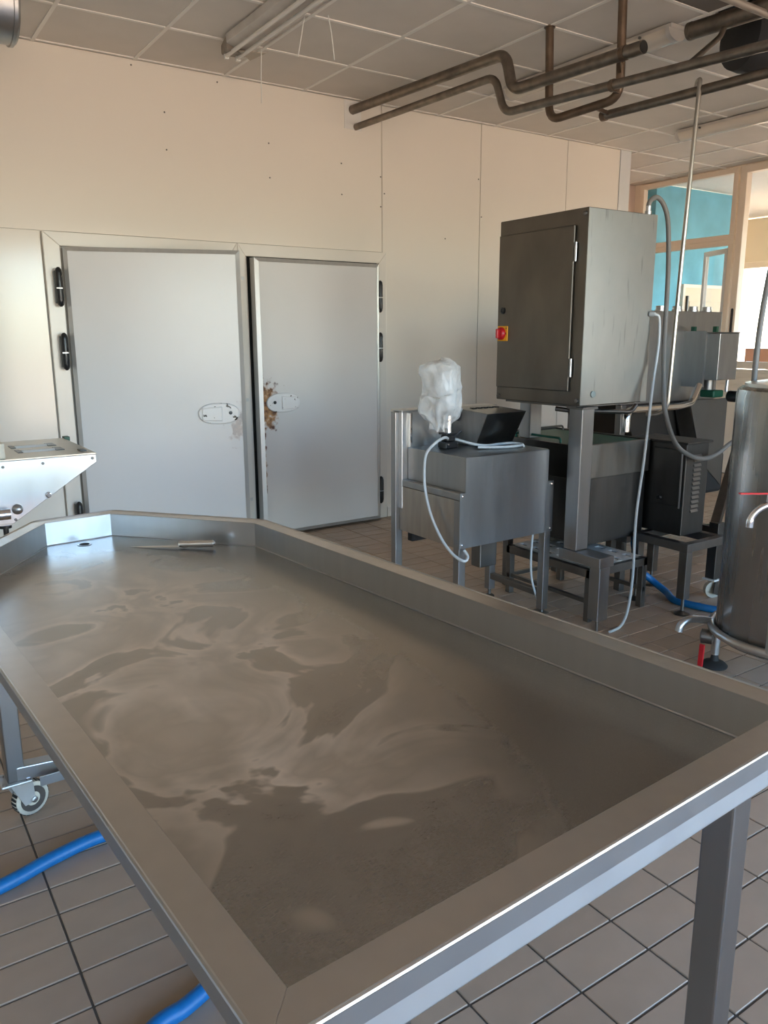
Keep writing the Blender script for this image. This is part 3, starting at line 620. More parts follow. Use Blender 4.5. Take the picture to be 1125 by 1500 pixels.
# agitator drive
ag = MB().box(2.535, 2.615, 3.215, 3.285, .931, .965).build('drive_base', BLACK, A, bevel=.004)
box(2.545, 2.605, 3.222, 3.278, .965, 1.0).build('drive_coupling', BLACK, ag, bevel=.008); box(2.538, 2.612, 3.215, 3.285, 1.0, 1.012).build('drive_collar', BLACK, ag, bevel=.003)
MB().tube([(2.60, 3.23, .99), (2.635, 3.215, 1.02)], .006).build('drive_lever', BLACK, ag)
for x, y in ((2.545, 3.21), (2.605, 3.21)): MB().lathe([(.005, 0), (.005, .006)], (x, y, .955), (0, -1, 0), 8).build('drive_screw', CHROME, ag)
MB().tube([(2.575, 3.25, 1.01), (2.575, 3.25, 1.10)], .026, 18).build('drive_shaft', CHROME, ag, True)
MB().lathe([(.05, 0), (.062, .02), (.062, .17), (.05, .2)], (2.55, 3.25, 1.13), n=24).build('drive_motor', mat('pale_motor_paint', (.55, .57, .58), .4), ag, True)
MB().tube(smooth_path([(2.545, 3.215, .985), (2.48, 3.16, 1.0), (2.40, 3.125, .985), (2.36, 3.15, .93), (2.355, 3.16, .84), (2.355, 3.15, .74), (2.355, 3.10, .622), (2.355, 3.01, .516), (2.358, 2.92, .457), (2.375, 2.86, .437), (2.41, 2.875, .45), (2.412, 2.905, .475)]), .0075, 10).build('air_tube', GREYC, A, True)
MB().tube(smooth_path([(2.61, 3.235, .975), (2.66, 3.15, .955), (2.72, 3.12, .945), (2.82, 3.14, .942), (2.90, 3.12, .944), (2.925, 3.06, .942), (2.86, 3.04, .94), (2.76, 3.06, .94), (2.66, 3.11, .942)]), .0075, 10).build('air_tube', GREYC, A, True)
MB().tube(smooth_path([(2.915, 3.05, .945), (2.92, 3.045, .937), (2.92, 3.04, .93)]), .006, 8).build('tube_end', WHITEP, A, True)
MB().tube(smooth_path([(2.96, 2.99, .49), (2.945, 2.985, .36), (2.95, 2.98, .22), (2.99, 2.975, .10), (3.0, 2.97, .05)]), .006, 8).build('cable', GREYC, A, True)
# bag
bag = MB(); NU, NV = 72, 44
prof = [(0, .062), (.08, .064), (.16, .10), (.26, .115), (.40, .117), (.55, .116), (.70, .118), (.82, .116), (.92, .104), (.975, .07), (1, .01)]
for j in range(NV + 1):
    t = j / NV
    for q in range(len(prof) - 1):
        if prof[q][0] <= t <= prof[q + 1][0]:
            u = (t - prof[q][0]) / (prof[q + 1][0] - prof[q][0]); r = prof[q][1] * (1 - u) + prof[q + 1][1] * u; break
    for i in range(NU):
        a = 2 * math.pi * i / NU; p = Vector((math.cos(a) * 1.5, math.sin(a) * 1.5, t * 3.2))
        f1 = abs(noise.noise(p * .75 + Vector((3, 0, 1)))); f2 = abs(noise.noise(p * 1.5 + Vector((0, 7, 2)))); f3 = abs(noise.noise(p * 3.0))
        sq = 1 / max(abs(math.cos(a - .6)), abs(math.sin(a - .6))) ** .45
        rr = r * (sq * .95 + .06 - .34 * f1 - .20 * f2 - .05 * f3)
        bag.v.append(Vector((2.535 - .012 * t + rr * math.cos(a), 3.26 + rr * math.sin(a), 1.035 + .345 * t + .03 * (noise.noise(p * .9) if t > .5 else noise.noise(p * 2)))))
for j in range(NV):
    for i in range(NU): bag.f.append((j * NU + i, j * NU + (i + 1) % NU, (j + 1) * NU + (i + 1) % NU, (j + 1) * NU + i))
bag.f.append(tuple(NV * NU + i for i in range(NU)))
bo = bag.build('plastic_bag', BAGM); 
for p in bo.data.polygons: p.use_smooth = True
tag(bo, 'crumpled clear plastic bag pulled over the motor', 'bag')

# ============================================================ control cabinet on columns
B = thing('control_cabinet', 'tall dull steel control cabinet with red and yellow switch on columns', 'cabinet', (3.25, 3.0, 0))
CX0, CX1, CY0, CY1, CZ0, CZ1 = 3.02, 3.53, 2.762, 3.385, 1.157, 2.10
CABM = mat('cabinet_shaded_steel', (.17, .152, .13), .42, 1, 4, (2, 2, 1), .8, .05)  # dark copy of the cabinet steel, shade of the unlit side painted in
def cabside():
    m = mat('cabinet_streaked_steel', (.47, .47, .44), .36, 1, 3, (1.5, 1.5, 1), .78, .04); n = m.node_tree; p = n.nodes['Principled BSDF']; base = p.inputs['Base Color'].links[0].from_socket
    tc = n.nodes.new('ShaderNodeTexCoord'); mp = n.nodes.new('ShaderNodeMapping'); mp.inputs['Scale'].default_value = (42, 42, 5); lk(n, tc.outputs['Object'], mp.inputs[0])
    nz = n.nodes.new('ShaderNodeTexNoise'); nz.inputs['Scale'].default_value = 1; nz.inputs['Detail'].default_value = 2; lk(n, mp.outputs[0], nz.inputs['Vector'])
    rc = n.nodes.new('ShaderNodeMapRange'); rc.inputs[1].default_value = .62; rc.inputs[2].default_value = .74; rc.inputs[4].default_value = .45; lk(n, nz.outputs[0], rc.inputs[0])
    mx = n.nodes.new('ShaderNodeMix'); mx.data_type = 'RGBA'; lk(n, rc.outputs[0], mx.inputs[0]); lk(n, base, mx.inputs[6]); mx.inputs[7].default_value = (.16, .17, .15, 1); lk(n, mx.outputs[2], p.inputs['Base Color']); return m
CABS = cabside()  # lighter copy for the daylit side; the streaks belong to the steel
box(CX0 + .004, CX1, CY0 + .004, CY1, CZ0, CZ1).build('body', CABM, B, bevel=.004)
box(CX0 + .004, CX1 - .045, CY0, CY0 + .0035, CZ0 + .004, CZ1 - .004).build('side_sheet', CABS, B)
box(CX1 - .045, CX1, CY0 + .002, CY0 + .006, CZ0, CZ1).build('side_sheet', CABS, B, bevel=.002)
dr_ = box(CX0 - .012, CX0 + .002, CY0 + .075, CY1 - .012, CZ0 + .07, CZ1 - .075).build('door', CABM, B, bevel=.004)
for z in (1.345, 1.90): MB().lathe([(.007, -.045), (.007, .045)], (CX0 - .008, CY0 + .064, z), n=10).build('hinge', STEELH, dr_, True)
MB().lathe([(.017, 0), (.017, .006), (.010, .008), (.009, .005)], (CX0 - .012, 3.33, 1.637), (-1, 0, 0), 20).build('lock', BLACK, dr_, True)
sw = box(CX0 - .018, CX0 - .012, 3.285, 3.365, 1.475, 1.555).build('switch_plate', YELLOW, dr_, bevel=.004)
MB().lathe([(.034, 0), (.034, .010), (.028, .018), (.026, .020)], (CX0 - .018, 3.333, 1.515), (-1, 0, 0), 24).build('switch_knob', RED, sw, True)
MB().bar((CX0 - .045, 3.333, 1.49), (CX0 - .045, 3.333, 1.54), .016, .02, (1, 0, 0)).build('switch_grip', RED, sw, bevel=.004)
box(CX0 - .0186, CX0 - .018, 3.294, 3.300, 1.51, 1.52).build('switch_mark', BLACK, sw); box(CX0 - .0186, CX0 - .018, 3.292, 3.298, 1.54, 1.546).build('switch_mark', BLACK, sw)
for y, z in ((CY0 + .022, CZ0 + .025), (CY0 + .022, CZ1 - .028), (CY1 - .02, CZ0 + .02)): MB().lathe([(.012, 0), (.011, .008), (.005, .011)], (CX0 + .004, y, z), (-1, 0, 0), 12).build('corner_bolt', STEELD, B, True)
MB().lathe([(.017, 0), (.017, .005), (.014, .007)], (3.112, CY0, 1.213), (0, -1, 0), 22).build('blank_plug', mat('green_grey_plug', (.25, .30, .28), .4), B, True)
box(3.05, 3.50, CY0 + .05, CY1 - .05, CZ0 - .012, CZ0).build('under_plate', STEELD, B)
for x, y, zb in ((3.055, 2.772, .40), (3.18, 3.27, .932)):
    box(x, x + .09, y, y + .088, zb, CZ0 - .012).build('column', STEELM, B, bevel=.005)
    box(x - .01, x + .10, y - .012, y + .10, CZ0 - .02, CZ0 - .008).build('column_flange', STEELD, B)
box(3.045, 3.155, 2.60, 2.882, .345, .40).build('base_beam', STEELM, B, bevel=.004)
for y in (2.602,):
    lg = box(3.052, 3.13, y, y + .068, .06, .345).build('leg', STEELM, B, bevel=.004)
    MB().lathe([(.008, 0), (.008, .06)], (3.075, y + .02, 0), n=10).build('foot_pin', STEELD, lg)
# conduit, cables and small pipes of the cabinet
MB().lathe([(.017, 0), (.017, .02), (.013, .022), (.013, .045)], (3.497, 2.80, CZ1), n=14).build('conduit_gland', STEELH, B, True)
tag(MB().tube(smooth_path([(3.497, 2.80, 2.12), (3.504, 2.80, 2.165), (3.55, 2.795, 2.19), (3.605, 2.79, 2.155), (3.63, 2.775, 2.06), (3.63, 2.755, 1.82), (3.58, 2.71, 1.47), (3.52, 2.65, 1.25), (3.50, 2.61, 1.10), (3.588, 2.60, .943), (3.713, 2.60, .871), (3.837, 2.60, .842), (3.958, 2.60, .858), (4.10, 2.60, .915), (4.30, 2.605, .95), (4.52, 2.615, .91), (4.66, 2.625, .815)]), .0125, 12).build('flexible_conduit', CONDUIT, None, True), 'dark grey flexible conduit arching from the cabinet top and looping low', 'conduit')
MB().lathe([(.013, 0), (.013, .018), (.009, .03)], (3.515, CY0, 1.61), (.2, -1, 0), 12).build('cable_gland', GREYC, B, True)
MB().tube(smooth_path([(3.52, 2.735, 1.608), (3.545, 2.725, 1.585), (3.54, 2.715, 1.45), (3.51, 2.71, 1.25), (3.48, 2.70, 1.03), (3.45, 2.69, .83), (3.40, 2.675, .55), (3.36, 2.64, .25), (3.30, 2.61, .08), (3.22, 2.585, .012), (3.11, 2.565, .008)]), .0075, 10).build('cable', GREYC, B, True)
MB().tube(round_path([(3.10, 3.0, 1.125), (3.14, 2.93, 1.118), (3.62, 2.93, 1.085), (3.66, 2.93, 1.12)], .03), .013, 12).build('valve_pipe', STEELD, B, True)
MB().lathe([(.012, -.03), (.022, -.022), (.022, .022), (.012, .03)], (3.16, 2.93, 1.115), (1, 0, 0), 14).build('valve_body', PIPE, B, True)

# ============================================================ step stool
S = thing('step_stool', 'low steel step stool with white perforated top under the cabinet column', 'stool', (3.36, 3.05, 0))
SX0, SX1, SY0, SY1 = 3.135, 3.60, 2.735, 3.385
brd = MB(); nx_, ny_ = 4, 6; dx = (SX1 - SX0 - .05) / nx_; dy = (SY1 - SY0 - .05) / ny_
for i in range(nx_):
    for j in range(ny_):
        a = SX0 + .025 + i * dx; b = a + dx; c = SY0 + .025 + j * dy; d = c + dy; q = .018; w2 = .03; mx_, my_ = (a + b) / 2, (c + d) / 2
        O = [(a, c), (b, c), (b, d), (a, d)]; I = [(mx_ - q, my_ - w2), (mx_ + q, my_ - w2), (mx_ + q, my_ + w2), (mx_ - q, my_ + w2)]
        for zt, fl in ((.298, 0), (.288, 1)):
            for k_ in range(4):
                f = [(*O[k_], zt), (*O[(k_ + 1) % 4], zt), (*I[(k_ + 1) % 4], zt), (*I[k_], zt)]; brd.add(f, [(0, 1, 2, 3)])
        for k_ in range(4): brd.add([(*I[k_], .288), (*I[(k_ + 1) % 4], .288), (*I[(k_ + 1) % 4], .298), (*I[k_], .298)], [(0, 1, 2, 3)])
brd.build('perforated_top', mat('worn_white_board', (.90, .885, .85), .5, 0, 9, (1, 1, 1), .93), S)
box(SX0 + .02, SX1 - .02, SY0 + .02, SY1 - .02, .262, .266).build('hole_shade_sheet', DARKV, S)  # added dark sheet paints the shade seen through the perforations
for a in ((SX0, SX1, SY0, SY0 + .03), (SX0, SX1, SY1 - .03, SY1), (SX0, SX0 + .03, SY0, SY1), (SX1 - .03, SX1, SY0, SY1)): box(*a, .245, .29).build('top_rail', STEELD, S, bevel=.002)
for x in (SX0, SX1 - .036):
    for y in (SY0, SY1 - .036): box(x, x + .036, y, y + .036, 0, .245).build('leg', STEELD, S, bevel=.003)
for x in (SX0 + .006, SX1 - .03): box(x, x + .02, SY0, SY1, .10, .12).build('stretcher', STEELD, S)
box(SX0, SX1, SY1 - .03, SY1 - .01, .10, .12).build('stretcher', STEELD, S)

# ============================================================ brine tub with green belt
T = thing('cooking_tub', 'long dark steel tub lined with green belt behind the column', 'tub', (3.5, 3.2, 0))
TY0 = 2.885
DT = mat('tub_steel', (.25, .24, .225), .36, 1, 5, (6, 6, .5), .85, .03, detail=1)
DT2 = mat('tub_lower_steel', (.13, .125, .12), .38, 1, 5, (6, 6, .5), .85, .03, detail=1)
box(3.175, 3.75, TY0, TY0 + .02, .745, .93).build('front_band', DT, T, bevel=.003); box(3.175, 3.195, TY0 + .02, 3.62, .745, .93).build('side_band', DT2, T, bevel=.003)
box(3.175, 3.75, 3.60, 3.62, .745, .93).build('rear_band', DT2, T); box(3.73, 3.75, TY0 + .02, 3.6, .745, .93).build('side_band', DT2, T)
box(3.25, 3.74, TY0 + .012, 3.56, .37, .75).build('lower_body', DT2, T, bevel=.004)
box(3.195, 3.73, TY0 + .02, 3.60, .80, .924).build('belt', GREEN, T, bevel=.02)
MB().tube(round_path([(3.20, 3.40, .905), (3.20, 3.40, .955), (3.20, 3.05, .955), (3.20, 3.05, .905)], .02), .007, 8).build('guard_wire', GREEN, T, True)
MB().tube(round_path([(3.22, 3.52, .905), (3.22, 3.52, .95), (3.71, 3.52, .95), (3.71, 3.52, .905)], .02), .006, 8).build('guard_wire', STEELD, T, True)
box(3.20, 3.725, 3.0, 3.04, .905, .915).build('belt_edge', GREEN, T)
for x in (3.68,): box(x, x + .045, 3.50, 3.545, 0, .37).build('leg', STEELD, T, bevel=.003)
box(3.66, 3.70, TY0 + .05, 3.5, .32, .37).build('frame_rail', STEELD, T); box(3.70, 3.745, 3.0, 3.045, 0, .37).build('leg', STEELD, T, bevel=.003)
box(3.215, 3.26, 3.46, 3.505, 0, .37).build('leg', STEELD, T, bevel=.003)
# pumps / drive unit
D = thing('drive_unit', 'dark steel drive box with louvred side and black door knob', 'machine', (3.85, 2.75, 0))
DM = mat('drive_steel', (.10, .097, .093), .42, 1, 5, (4, 4, 1), .85, .03)
box(3.765, 3.965, 2.655, 3.02, .402, .918).build('body', DM, D, bevel=.004); box(3.752, 3.98, 2.64, 3.03, .918, .930).build('lid', DM, D, bevel=.003)
dd = box(3.757, 3.765, 2.672, 2.86, .565, .885).build('door', DM, D, bevel=.003); MB().lathe([(.012, 0), (.016, .008), (.012, .018)], (3.757, 2.80, .605), (-1, 0, 0), 14).build('knob', BLACK, dd, True)
box(3.752, 3.757, 2.668, 2.676, .56, .89).build('door_edge', STEELH, dd)
for i in range(13):
    z = .53 + i * .026; MB().hexa([(3.835, 2.655, z), (3.90, 2.655, z), (3.90, 2.648, z + .001), (3.835, 2.648, z + .001)], [(3.835, 2.655, z + .015), (3.90, 2.655, z + .015), (3.90, 2.654, z + .015), (3.835, 2.654, z + .015)]).build('louvre', DT, D)
for a in ((3.64, 3.685, 2.515, 2.88, .355, .402), (3.685, 3.99, 2.515, 2.56, .355, .402), (3.945, 3.99, 2.56, 3.0, .355, .402), (3.685, 3.945, 2.835, 2.88, .355, .402)): box(*a).build('frame_rail', STEELD, D, bevel=.003)
for x, y in ((3.64, 2.515), (3.94, 2.955), (3.64, 2.832)):
    lg = box(x, x + .05, y, y + .05, .09, .355).build('leg', STEELD, D, bevel=.003); MB().lathe([(.009, .012), (.009, .09)], (x + .022, y + .02, 0), n=10).build('foot_screw', STEELD, lg); MB().lathe([(.04, 0), (.042, .006), (.02, .016), (.012, .022)], (x + .022, y + .02, 0), n=22).build('foot_pad', STEELD, lg, True)
# big box tank with caps
Ek = thing('water_tank', 'broad grey steel box tank with four round caps on top', 'tank', (4.85, 3.85, 0))
EM = mat('tank_sheet', (.36, .36, .355), .36, 1, 3, (5, 5, 1), .8, .05)
box(4.28, 5.325, 3.55, 4.05, 1.045, 1.665).build('body', EM, Ek, bevel=.005)
for x in (4.69, 4.87, 5.05, 5.21):
    MB().lathe([(.036, 0), (.036, .012), (.032, .013), (.032, .034), (.024, .036)], (x, 3.60, 1.665), n=20).build('cap', STEELH, Ek, True)
MB().hexa([(4.62, 3.62, .52), (5.1, 3.62, .52), (5.1, 3.98, .52), (4.62, 3.98, .52)], [(4.34, 3.56, 1.045), (5.32, 3.56, 1.045), (5.32, 4.04, 1.045), (4.34, 4.04, 1.045)]).build('hopper_bottom', mat('under_tank_shade', (.06, .055, .05), .5, .8), Ek)  # near-black colour paints the shade of the void under the tank
for x in (4.30, 5.27):
    for y in (3.56, 3.99): box(x, x + .05, y, y + .05, 0, 1.045).build('leg', STEELD, Ek, bevel=.003)
MB().prism([(4.84, 3.42, 1.06), (5.28, 3.42, 1.06), (5.28, 3.42, .42), (5.02, 3.42, .62)], (0, .01, 0)).build('chute_cheek', mat('chute_steel', (.20, .20, .195), .4, 1, 4), Ek)
MB().prism([(4.84, 3.55, 1.04), (5.28, 3.55, 1.04), (5.28, 3.55, .42), (5.02, 3.55, .62)], (0, .01, 0)).build('chute_cheek', DM, Ek)
box(4.45, 5.62, 3.62, 3.95, .30, .62).build('motor_block', RUBBER, Ek, bevel=.03)  # block widened so its black fills the dark gap beside the chute
MB().tube([(4.86, 3.43, .74), (4.86, 3.43, .60)], .05, 16).build('gear_motor', RUBBER, Ek, True)
MB().tube(round_path([(3.66, 2.99, .965), (3.66, 2.99, 1.075), (3.75, 3.03, 1.08), (4.42, 3.20, 1.055), (4.66, 3.28, 1.06), (4.80, 3.33, 1.17)], .05), .022, 14).build('outlet_pipe', CHROME, Ek, True)
F = thing('terminal_box', 'small grey steel terminal box with green hinges on the tank end', 'box', (5.0, 3.4, 1.17))
box(4.925, 5.145, 3.285, 3.50, 1.20, 1.515).build('body', EM, F, bevel=.004); box(4.918, 5.15, 3.28, 3.50, 1.515, 1.522).build('lid', STEELD, F)
box(4.905, 4.925, 3.38, 3.55, 1.15, 1.53).build('back_plate', EM, F)
for y in (3.31, 3.48): box(4.915, 4.94, y, y + .03, 1.522, 1.56).build('hinge', GREENT, F, bevel=.003)
MB().lathe([(.04, 0), (.04, .07)], (5.0, 3.40, 1.20), (0, 0, -1), 16).build('neck', STEELD, F, True); box(4.94, 5.06, 3.31, 3.42, 1.08, 1.13).build('green_joint', GREENT, F, bevel=.01)
MB().lathe([(.04, 0), (.04, .09)], (5.12, 3.30, 1.085), (-.2, -1, 0), 18).build('hand_wheel', BLACK, F, True)
MB().tube([(5.16, 3.36, 1.11), (5.17, 3.36, 1.25)], .012, 10).build('pin', STEELH, F, True)
# conveyor stand
G = thing('conveyor_stand', 'dark steel conveyor stand with diagonal brace and caster', 'stand', (4.1, 2.7, 0))
KD = mat('stand_steel', (.13, .12, .11), .45, 1, 5, (4, 4, 1), .8)
box(4.035, 4.095, 2.60, 2.66, .115, .45).build('leg', KD, G, bevel=.003); MB().bar((4.06, 2.64, .42), (4.55, 2.86, .78), .05, .06).build('brace', KD, G, bevel=.003)
MB().bar((4.06, 2.63, .27), (4.70, 2.63, .27), .045, .05).build('frame_rail', KD, G, bevel=.003); MB().bar((4.06, 2.64, .40), (4.06, 3.40, .40), .04, .045).build('frame_rail', KD, G, bevel=.003)
box(4.66, 4.71, 2.605, 2.655, .0, .80).build('leg', KD, G, bevel=.003); box(4.04, 4.09, 3.36, 3.41, 0, .42).build('leg', KD, G, bevel=.003)
cs = box(4.025, 4.105, 2.59, 2.67, .105, .115).build('caster', WHITEP, G)
MB().lathe([(.02, -.016), (.05, -.014), (.05, .014), (.02, .016)], (4.06, 2.62, .05), (.5, 1, 0), 24).build('wheel', NYLON, cs, True); MB().bar((4.075, 2.60, .11), (4.04, 2.585, .03), .05, .004, (0, 1, 0)).build('fork', KD, cs)
MB().bar((4.02, 2.74, .415), (4.09, 2.67, .425), .02, .004).build('green_strap', GREENT, G); MB().bar((4.12, 2.60, .30), (4.19, 2.60, .30), .02, .03).build('green_strap', GREENT, G)
# cylindrical tank
K = thing('cylindrical_tank', 'upright cylindrical steel tank with tap and red lever at the right edge', 'tank', (3.331, 1.757, 0))
KC = Vector((3.331, 1.757, 0)); KR = .305
MB().lathe([(KR * .96, .175), (KR, .20), (KR, 1.255), (KR * .985, 1.278), (KR * .93, 1.29), (KR * .5, 1.302), (.02, 1.305)], tuple(KC), n=64).build('shell', TANKM, K, True)
MB().lathe([(KR * .90, 1.291), (KR * .90, 1.304), (KR * .6, 1.318), (.02, 1.325)], tuple(KC), n=48).build('lid', mat('cloudy_lid', (.66, .63, .56), .3, .5), K, True)
ring = [tuple(KC + Vector((math.cos(t) * (KR + .018), math.sin(t) * (KR + .018), .215))) for t in [2 * math.pi * i / 40 for i in range(41)]]
MB().tube(ring, .019, 12, False).build('ring_pipe', STEEL, K, True)
def at(ang, r, z): return tuple(KC + Vector((math.cos(ang) * r, math.sin(ang) * r, z)))
AL = math.atan2(1.985 - 1.735, 3.20 - 3.345)
MB().tube(smooth_path([at(AL, KR + .01, .215), at(AL + .15, KR + .07, .235), at(AL + .25, KR + .12, .245), at(AL + .3, KR + .155, .225), at(AL + .31, KR + .165, .195)]), .017, 12).build('spout', STEELH, K, True)
for i, a in enumerate((AL, AL + 2.1, AL + 4.2)):
    lg = MB().tube([at(a, KR - .01, .06), at(a, KR - .01, .20)], .020, 12).build('leg', STEEL, K, True)
    MB().lathe([(.058, 0), (.06, .008), (.045, .022), (.02, .030), (.012, .07)], at(a, KR - .01, 0), n=26).build('foot_pad', RUBBER, lg, True)
MB().lathe([(.015, -.03), (.034, -.024), (.034, .024), (.015, .03)], at(AL + .05, KR + .03, .145), (math.cos(AL), math.sin(AL), 0), 18).build('valve', STEELD, K, True)
MB().bar(at(AL + .28, KR + .055, .135), at(AL + .30, KR + .06, .03), .026, .010, (1, 0, 0)).build('valve_lever', RED, K, bevel=.004)
AF = math.atan2(0 - 1.735, 0 - 3.345)
MB().tube(smooth_path([(3.04, 1.70, .835), (2.985, 1.715, .84), (2.95, 1.735, .82), (2.932, 1.75, .785), (2.93, 1.752, .75)]), [.014] * 19 + [.0155] * 6, 14).build('tap', CHROME, K, True)
MB().tube([(2.985, 1.715, .85), (2.985, 1.715, .885)], .008, 10).build('tap_stem', CHROME, K, True); MB().bar((2.99, 1.715, .886), (2.845, 1.755, .896), .013, .006).build('tap_lever', RED, K)
MB().tube([at(3.42, KR + .025, .22), at(3.42, KR + .025, .62)], .014, 12).build('level_pipe', STEEL, K, True)
MB().tube(smooth_path([(3.243, 1.98, 1.27), (3.245, 1.985, 1.34), (3.26, 1.99, 1.53), (3.303, 2.0, 1.724), (3.36, 2.0, 2.0), (3.43, 2.0, 2.45), (3.455, 2.02, 2.68)]), .012, 10).build('supply_hose', CONDUIT, K, True)
# hoses on the floor
tag(MB().tube(smooth_path([(-.45, 2.10, .021), (-.1, 2.13, .021), (.179, 2.185, .021), (.33, 2.235, .021), (.49, 2.262, .021), (.72, 2.22, .021), (.90, 2.0, .021), (.86, 1.75, .021), (.68, 1.6, .021), (.534, 1.537, .021), (.457, 1.507, .021), (.36, 1.48, .021), (.1, 1.30, .021), (-.2, 1.05, .021)]), .0205, 14).build('water_hose', BLUEH, None, True), 'blue water hose looping on the floor under the draining table', 'hose', 'blue water hoses')
tag(MB().tube(smooth_path([(3.72, 2.935, .352), (3.73, 2.93, .28), (3.78, 2.93, .15), (3.85, 2.88, .07), (3.84, 2.77, .03), (3.78, 2.67, .021), (3.80, 2.52, .021), (3.83, 2.44, .021), (3.92, 2.30, .021), (4.1, 2.15, .021), (4.4, 2.1, .021)]), .0205, 14).build('water_hose', BLUEH, None, True), 'dark blue hose hanging down beside the step stool', 'hose', 'blue water hoses')

# ============================================================ ceiling services
def pipe(label, pts, r, m=PIPE, bend=.06, name='steel_pipe', extra=None):
    t = thing(name, label, 'pipe', pts[0], 'pipes under the ceiling'); MB().tube(round_path(pts, bend), r, 18).build('run', m, t, True); return t
p1 = pipe('thick brown steel pipe from the wall with open end', [(3.40, 5.50, 3.165), (3.49, 3.90, 3.14), (3.495, 3.84, 2.925), (3.50, 2.895, 2.905)], .033, bend=.075)
MB().lathe([(.036, 0), (.036, .03)], (3.4995, 3.0, 2.908), (0, 1, 0), 18).build('clamp', PIPEB, p1, True) ; MB().lathe([(.029, 0), (.029, .0015)], (3.50, 2.8935, 2.905), (0, -1, 0), 16).build('bore', DARKV, p1)
p2 = pipe('thinner brown steel pipe running below the thick one', [(3.43, 5.50, 3.05), (3.45, 3.945, 3.02), (3.452, 3.86, 2.80), (3.46, 2.0, 2.705)], .0235, bend=.075)
MB().lathe([(.030, -.012), (.030, .012)], (3.457, 3.04, 2.757), (0, 1, 0), 16).build('clamp', PIPEB, p2, True)
h1 = thing('pipe_hanger', 'rust-brown U-shaped pipe hanger hanging from the ceiling', 'hanger', (3.60, 3.4, CZ))
MB().tube(round_path([(3.60, 3.655, CZ), (3.60, 3.635, 2.73), (3.60, 3.115, 2.735), (3.60, 3.13, CZ)], .09), .0235, 16).build('loop', PIPEB, h1, True)
for y in (3.655, 3.13): MB().lathe([(.032, 0), (.032, .008)], (3.60, y, CZ), (0, 0, -1), 16).build('ceiling_flange', PIPEB, h1)
MB().bar((3.50, 3.05, 2.905), (3.60, 3.12, 2.86), .015, .03).build('bracket', PIPEB, h1); MB().bar((3.46, 3.06, 2.757), (3.60, 3.12, 2.77), .015, .03).build('bracket', PIPEB, h1)
MB().bar((3.60, 3.30, 2.735), (3.78, 3.35, 2.735), .012, .02).build('bracket', PIPEB, h1)
p4 = pipe('capped brown steel pipe carrying a thin drop pipe', [(3.80, 3.40, 2.735), (3.80, 2.1, 2.705)], .0245)
MB().lathe([(.029, 0), (.029, .03), (.015, .036)], (3.80, 3.38, 2.735), (0, 1, 0), 16).build('cap', PIPEB, p4, True)
MB().tube(round_path([(3.80, 2.79, 2.73), (3.80, 2.79, 2.765), (3.79, 2.765, 2.775), (3.775, 2.755, 2.70), (3.735, 2.755, 1.9), (3.705, 2.755, 1.12), (3.69, 2.80, 1.075), (3.665, 2.86, 1.075)], .04), .0115, 12).build('drop_pipe', mat('light_steel_tube', (.55, .52, .47), .3, 1), p4, True)
p5 = pipe('short thick capped pipe in the ceiling corner by the blower', [(3.87, 2.90, 3.045), (3.88, 1.9, 3.015)], .042)
MB().lathe([(.044, 0), (.044, .02), (.03, .028)], (3.87, 2.89, 3.045), (0, 1, 0), 18).build('cap', PIPE, p5, True)
MB().tube(round_path([(3.87, 2.70, 3.02), (3.84, 2.70, 2.96), (3.60, 2.68, 2.80), (3.48, 2.66, 2.74)], .03), .014, 10).build('branch', PIPE, p5, True)
p6 = pipe('thin pale pipe crossing the top corner', [(3.30, 2.49, 3.01), (4.35, 2.47, 2.99)], .017, mat('dusty_pipe', (.42, .37, .32), .5, .8))
bl_ = thing('exhaust_blower', 'black round exhaust blower hanging in the open ceiling cell', 'blower', (4.50, 2.78, CZ))
MB().lathe([(.10, -.14), (.165, -.11), (.175, -.06), (.175, .06), (.165, .11), (.10, .14)], (4.36, 2.84, 3.085), (.9, -.3, 0), 32).build('housing', RUBBER, bl_, True)
MB().lathe([(.07, -.12), (.11, -.10), (.11, .10), (.07, .12)], (4.63, 2.77, 3.08), (.9, -.3, 0), 28).build('motor', RUBBER, bl_, True)
MB().tube(smooth_path([(4.36, 2.70, 3.08), (4.45, 2.68, 3.035), (4.6, 2.66, 3.05), (4.75, 2.62, 3.10)]), .012, 8).build('wire_loop', GREYC, bl_, True); MB().bar((4.40, 2.72, 3.12), (4.40, 2.72, CZ), .03, .02).build('bracket', RUBBER, bl_)
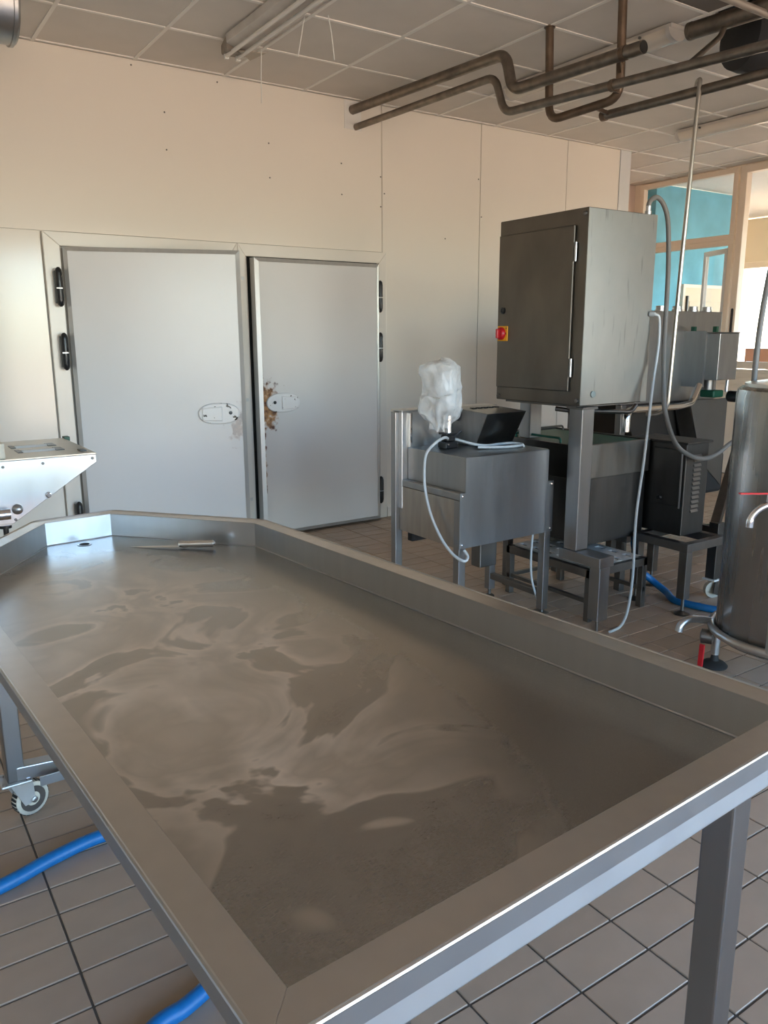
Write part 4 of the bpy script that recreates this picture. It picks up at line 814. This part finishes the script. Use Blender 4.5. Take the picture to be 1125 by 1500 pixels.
# lamps
def lamp(label, x, y0, y1, bare, z=CZ):
    t = thing('ceiling_lamp', label, 'lamp', (x, (y0 + y1) / 2, CZ), 'fluorescent ceiling lamps')
    if bare:
        MB().prism([(x - .09, y0, z - .006), (x - .085, y0, z - .05), (x - .04, y0, z - .068), (x + .04, y0, z - .068), (x + .085, y0, z - .05), (x + .09, y0, z - .006)], (0, y1 - y0 - .14, 0)).build('tray', LAMPM, t, bevel=.003)
        for dx in (-.045, .03):
            MB().tube([(x + dx, y0 + .02, z - .088), (x + dx, y1 - .03, z - .088)], .0125, 12).build('tube', TUBEM, t, True)
            for yy in (y1 - .05, y0 + .02): box(x + dx - .012, x + dx + .012, yy, yy + .02, z - .105, z - .06).build('lamp_holder', WHITEP, t)
        MB().hexa([(x - .085, y1 - .14, z - .09), (x + .085, y1 - .14, z - .09), (x + .06, y1, z - .075), (x - .06, y1, z - .075)], [(x - .085, y1 - .14, z - .005), (x + .085, y1 - .14, z - .005), (x + .06, y1, z - .02), (x - .06, y1, z - .02)]).build('end_cap', mat('dirty_end_cap', (.34, .29, .24), .6, 0, 20, (1, 1, 1), .5), t, bevel=.008)
        MB().prism([(x - .02, y1 - .16, z - .09), (x + .14, y1 - .20, z - .085), (x + .10, y1 - .06, z - .095)], (0, 0, .004)).build('broken_flap', mat('broken_plastic', (.40, .35, .29), .5), t)
    else:
        box(x - .06, x + .06, y0, y1, z - .03, z - .004).build('tray', LAMPM, t, bevel=.004)
        n = 12; pr = [(x + .075 * math.cos(math.pi + math.pi * i / n), z - .03 + .062 * math.sin(math.pi + math.pi * i / n)) for i in range(n + 1)]
        MB().prism([(a, y0 + .03, b) for a, b in pr], (0, y1 - y0 - .06, 0)).build('diffuser', DIFF, t, True)
        for y in (y0, y1 - .03): MB().prism([(x + (a - x) * 1.08, y, b) for a, b in pr], (0, .03, 0)).build('end_cap', LAMPM, t, True)
        for y in (y0 + .2, y1 - .25): MB().lathe([(.008, 0), (.008, .012)], (x - .078, y, z - .035), (-1, 0, 0), 8).build('clip', STEELD, t)
    return t
L1 = lamp('broken bare fluorescent lamp with dangling wires near the left', 2.17, 3.45, 4.90, True)
for pts in ([(2.26, 4.66, 3.15), (2.255, 4.665, 3.0), (2.25, 4.66, 2.86)], [(2.29, 4.18, 3.19), (2.27, 4.18, 3.10), (2.245, 4.18, 2.985)], [(2.42, 4.15, 3.21), (2.44, 4.15, 3.12), (2.455, 4.15, 2.995)]):
    MB().tube(smooth_path(pts), .0028, 6).build('wire', WHITEP, L1, True)
lamp('closed fluorescent lamp behind the brown pipes', 4.18, 3.22, 4.62, False)
lamp('closed fluorescent lamp nearest the blue room windows', 6.28, 3.1, 4.74, False)
# round duct
dc = thing('air_duct', 'galvanised round air duct in the upper left corner', 'duct', (.6, 4.5, 2.88))
MB().lathe([(.17, -2.1), (.17, -.03), (.178, -.028), (.178, -.012), (.17, -.01), (.165, 0)], (.88, 4.50, 3.055), (1, .02, 0), 40).build('shell', DUCT, dc, True)
for i in range(6): MB().lathe([(.1715, 0), (.174, .004), (.1715, .008)], (.88 - .15 - .2 * i, 4.50, 3.055), (1, .02, 0), 40).build('seam', DUCT, dc, True)
